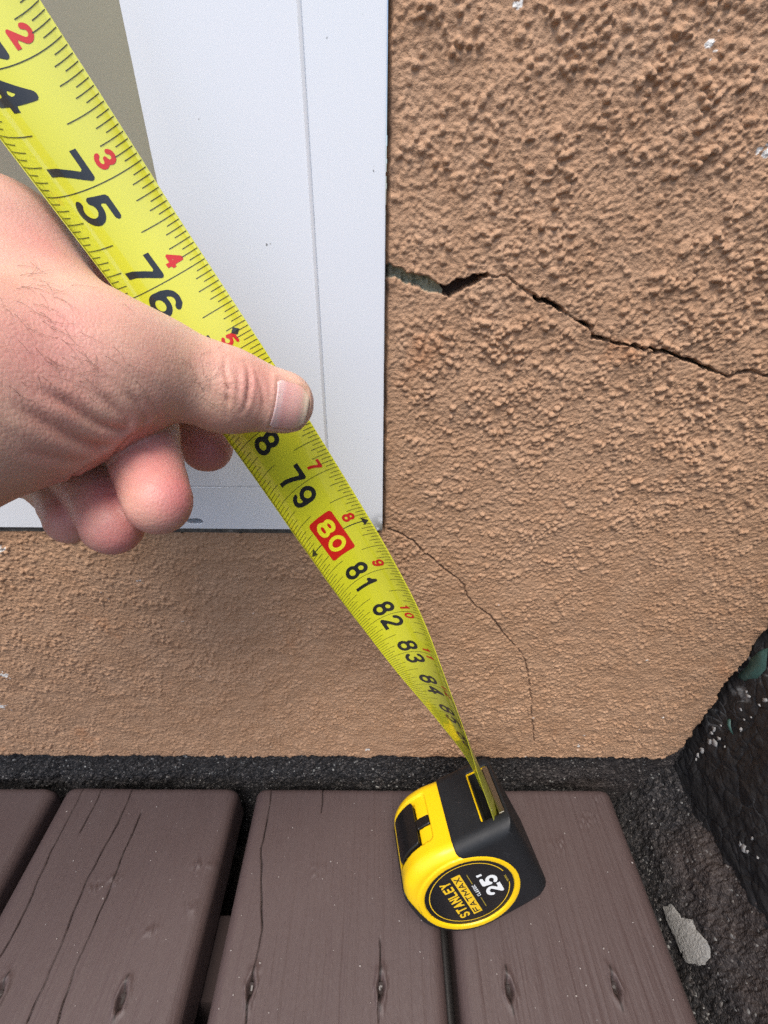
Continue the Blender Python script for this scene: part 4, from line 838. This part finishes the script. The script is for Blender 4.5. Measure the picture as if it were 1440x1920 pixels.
HS = make_hand_sdf(D['HJ'])
hh = .00085
lo = np.array([-.235, -.215, .262]); hi = np.array([-.012, -.0, .428])
ax = [np.arange(lo[k], hi[k], hh) for k in range(3)]
Fh = np.empty((len(ax[0]), len(ax[1]), len(ax[2])), np.float32)
ch = 40
for i in range(0, len(ax[0]), ch):
    g3 = np.stack(np.meshgrid(ax[0][i:i + ch], ax[1], ax[2], indexing='ij'), -1)
    Fh[i:i + ch] = HS(g3.reshape(-1, 3)).reshape(g3.shape[:3])
V, Q = surface_nets(Fh, lo, hh)
def grad(p, e=.0004):
    g = np.stack([HS(p + np.eye(3)[k] * e) - HS(p - np.eye(3)[k] * e) for k in range(3)], -1)
    return g / (np.linalg.norm(g, axis=1)[:, None] + 1e-9)
nrm = grad(V)
off = np.zeros(len(V)); fold = np.zeros(len(V))
for L, a, wd in D['FOLDS']:
    L = np.array(L); L2 = [L[0]]
    dm = np.full(len(V), 1.); tt = np.zeros(len(V)); tot = len(L) - 1
    for k, (A, B) in enumerate(zip(L[:-1], L[1:])):
        ba = B - A; t = np.clip(((V - A) @ ba) / (ba @ ba), 0, 1); d = np.linalg.norm(V - A - t[:, None] * ba, axis=1)
        tt = np.where(d < dm, (k + t) / tot, tt); dm = np.minimum(dm, d)
    fade = 1 - smooth(.55, 1.0, tt) if wd > 1.3 else np.sin(np.pi * np.clip(tt, .08, .92))
    w_ = wd / 1000
    a *= .8 if wd < 1.3 else .62
    off -= a / 1000 * fade * np.exp(-(dm / (w_ * .55)) ** 2); off += a / 1000 * .55 * fade * np.exp(-((dm - w_ * 1.5) / (w_ * .9)) ** 2)
    fold = np.maximum(fold, fade * np.exp(-(dm / (w_ * .6)) ** 2) * min(1, a * 1.4))
# nail bed of the thumb: local frame of the last joint
ip = np.array(D['HJ']['ip'][:3]); tp = np.array(D['HJ']['tip'][:3]); axd = (tp - ip) / np.linalg.norm(tp - ip)
nb0 = np.array(D['NAIL'][0]); up = nb0 - ip - axd * ((nb0 - ip) @ axd); up /= np.linalg.norm(up); sd = np.cross(axd, up)
s0 = (nb0 - ip) @ axd; s1 = s0 + .0101; NW = .78
def nail_coords(p):
    q = p - ip; s = q @ axd; a = np.arctan2(q @ sd, q @ up); return (s - s0) / (s1 - s0), a / NW
ns, na = nail_coords(V); near = (np.linalg.norm(V - (tp), axis=1) < .03)
rr = np.maximum(np.abs(na), np.where(ns < .5, np.abs(ns - .5) * 2, np.hypot((ns - .5) * 2, na * .55)))
off += near * (.00045 * np.exp(-((rr - 1.16) / .13) ** 2) - .00035 * (1 - smooth(.85, 1.02, rr)))
off += .00012 * fbm(V[:, 0] * 260 + V[:, 2] * 140, V[:, 1] * 260 + V[:, 2] * 180, 5, 2)
Vd = V + nrm * off[:, None]
me = fast_mesh('person', Vd, Q)
redv = np.zeros(len(V))
for x, y, z, r, a in D['RED']:
    d = np.linalg.norm(V - np.array([x, y, z]), axis=1); redv = np.maximum(redv, a * np.exp(-(d / r) ** 2))
attr(me, 'red', redv); attr(me, 'fold', fold)
bm = bmesh.new(); bm.from_mesh(me)                       # the forearm goes on past the picture's left edge
be = [e for e in bm.edges if e.is_boundary and min(v.co.x for v in e.verts) < -.228]
ctr = sum((v.co for e in be for v in e.verts), Vector()) / (2 * len(be))
for stp, grow in (((-.09, -.026, .002), 1.06), ((-.09, -.026, .002), 1.06), ((-.06, -.017, .0), 1.0), ((-.02, -.006, 0), .55)):
    ex = bmesh.ops.extrude_edge_only(bm, edges=be)['geom']; vn = [g_ for g_ in ex if isinstance(g_, bmesh.types.BMVert)]
    for v in vn: v.co = ctr + (v.co - ctr) * grow + Vector(stp)
    ctr = ctr + Vector(stp); be = [g_ for g_ in ex if isinstance(g_, bmesh.types.BMEdge) and g_.is_boundary]
bmesh.ops.contextual_create(bm, geom=be); bmesh.ops.recalc_face_normals(bm, faces=bm.faces)
for f in bm.faces: f.smooth = True
bm.to_mesh(me); bm.free()
hand = tag(link('person', me, None, [MSK]), 'bare hand of a person pinching the yellow tape blade, thumb on top, fingers curled', 'person')
# thumbnail: plate following the finger tip
nu, nv = 22, 26; Vn = []; al = []; aw = []
for i in range(nu):
    for j in range(nv):
        a_, b_2 = i / (nu - 1), j / (nv - 1) * 2 - 1
        s = a_; wv = b_2
        rnd = max(0, (a_ - .62) / .38); wv *= math.sqrt(max(1 - rnd ** 2.2 * .80, 0)); wv *= 1 - .16 * max(0, .12 - a_) / .12
        s_len = s0 + (s1 - s0) * (s - .10 * (abs(b_2) ** 2) * (1 - a_) * 0)
        th_ = wv * NW; dirv = up * math.cos(th_) + sd * math.sin(th_); base = ip + axd * s_len
        Vn.append((base, dirv)); al.append(a_ + .07 * (1 - b_2 * b_2) * (a_ < .5)); aw.append(b_2)
bases = np.array([v[0] for v in Vn]); dirs = np.array([v[1] for v in Vn]); t = np.full(len(Vn), .02)
for _ in range(40): t = t - HS(bases + dirs * t[:, None]) * .8
aw = np.array(aw); al = np.array(al)
t = t + .00012 - .0004 * (np.abs(aw) > .97) + .0002 * (al > .9)
me = fast_mesh('thumbnail', bases + dirs * t[:, None], grid_faces(nu, nv))
attr(me, 'nl', al); attr(me, 'nw', aw)
no = link('thumbnail', me, hand, [MN])
sol = no.modifiers.new('thick', 'SOLIDIFY'); sol.thickness = .0004; sol.offset = -1
# fine hairs lying on the skin
def hairs(centres, n, spread, dirv, lmin, lmax, rad, seed):
    g = np.random.default_rng(seed); C = np.array(centres)
    P = C[g.integers(0, len(C), n)] + g.normal(0, spread, (n, 3))
    for _ in range(6): P = P - grad(P) * HS(P)[:, None]
    nr = grad(P); dirs = np.array(dirv) + g.normal(0, .45, (n, 3)); dirs -= nr * (dirs * nr).sum(1)[:, None]; dirs /= np.linalg.norm(dirs, axis=1)[:, None]
    Ls = g.uniform(lmin, lmax, n); curl = g.normal(0, 150, n)
    V = []; F = []
    steps = 6; p = P.copy(); paths = [p - nr * .0002]
    for k in range(steps):
        side = np.cross(nr, dirs); dirs = dirs + side * (curl * Ls / steps)[:, None]; dirs /= np.linalg.norm(dirs, axis=1)[:, None]
        p = p + dirs * (Ls / steps)[:, None]; q = p - grad(p) * HS(p)[:, None]; p = q + grad(q) * (.0001 + .00035 * math.sin(math.pi * (k + 1) / (steps + 1))); nr = grad(p); dirs -= nr * (dirs * nr).sum(1)[:, None]
        paths.append(p.copy())
    for h in range(n):
        b0 = len(V)
        for k in range(steps + 1):
            c = paths[k][h]; tdir = paths[min(k + 1, steps)][h] - paths[max(k - 1, 0)][h]; tdir /= np.linalg.norm(tdir) + 1e-12
            a1 = np.cross(tdir, [.3, .5, .81]); a1 /= np.linalg.norm(a1); a2 = np.cross(tdir, a1); rr = rad * (1 - .75 * k / steps)
            for m in range(3): V.append(c + (a1 * math.cos(2.094 * m) + a2 * math.sin(2.094 * m)) * rr)
        for k in range(steps):
            for m in range(3): F.append((b0 + k * 3 + m, b0 + k * 3 + (m + 1) % 3, b0 + k * 3 + 3 + (m + 1) % 3, b0 + k * 3 + 3 + m))
    return V, F
V1, F1 = hairs(D['HAIR_A'], 80, .0055, (.8, -.1, -.5), .003, .008, .000036, 1)
V2, F2 = hairs(D['HAIR_B'], 26, .0022, (.7, .1, .3), .003, .007, .000040, 2)
o1 = len(V1); V1 += V2; F1 += [tuple(i + o1 for i in f) for f in F2]
ho = link('hair', pydata('hair', V1, F1, True), hand, [HAIRM]); ho['kind'] = 'stuff'

# ------------------------------------------------------------------ crumbs of grit on the deck
g = np.random.default_rng(9); V = []; F = []
for k in range(150):
    x, y = g.uniform(-.26, .18), g.uniform(-.16, -.010)
    if any(b[1] - .004 < x < c[0] + .004 for b, c in zip(SPEC[:-1], SPEC[1:])): continue
    r = g.uniform(.0002, .0006); b0 = len(V)
    for q in ((1, 0, 0), (-1, 0, 0), (0, 1, 0), (0, -1, 0), (0, 0, 1), (0, 0, -1)): V.append((x + q[0] * r * g.uniform(.6, 1.4), y + q[1] * r * g.uniform(.6, 1.4), .0006 + q[2] * r * g.uniform(.5, 1)))
    F += [tuple(b0 + i for i in f) for f in ((0, 2, 4), (2, 1, 4), (1, 3, 4), (3, 0, 4), (2, 0, 5), (1, 2, 5), (3, 1, 5), (0, 3, 5))]
tag(link('grit', pydata('grit', V, F), None, [simple('pale grit', (.35, .31, .29), .8)]), 'scattered pale crumbs of grit on the brown boards', 'grit', kind='stuff')
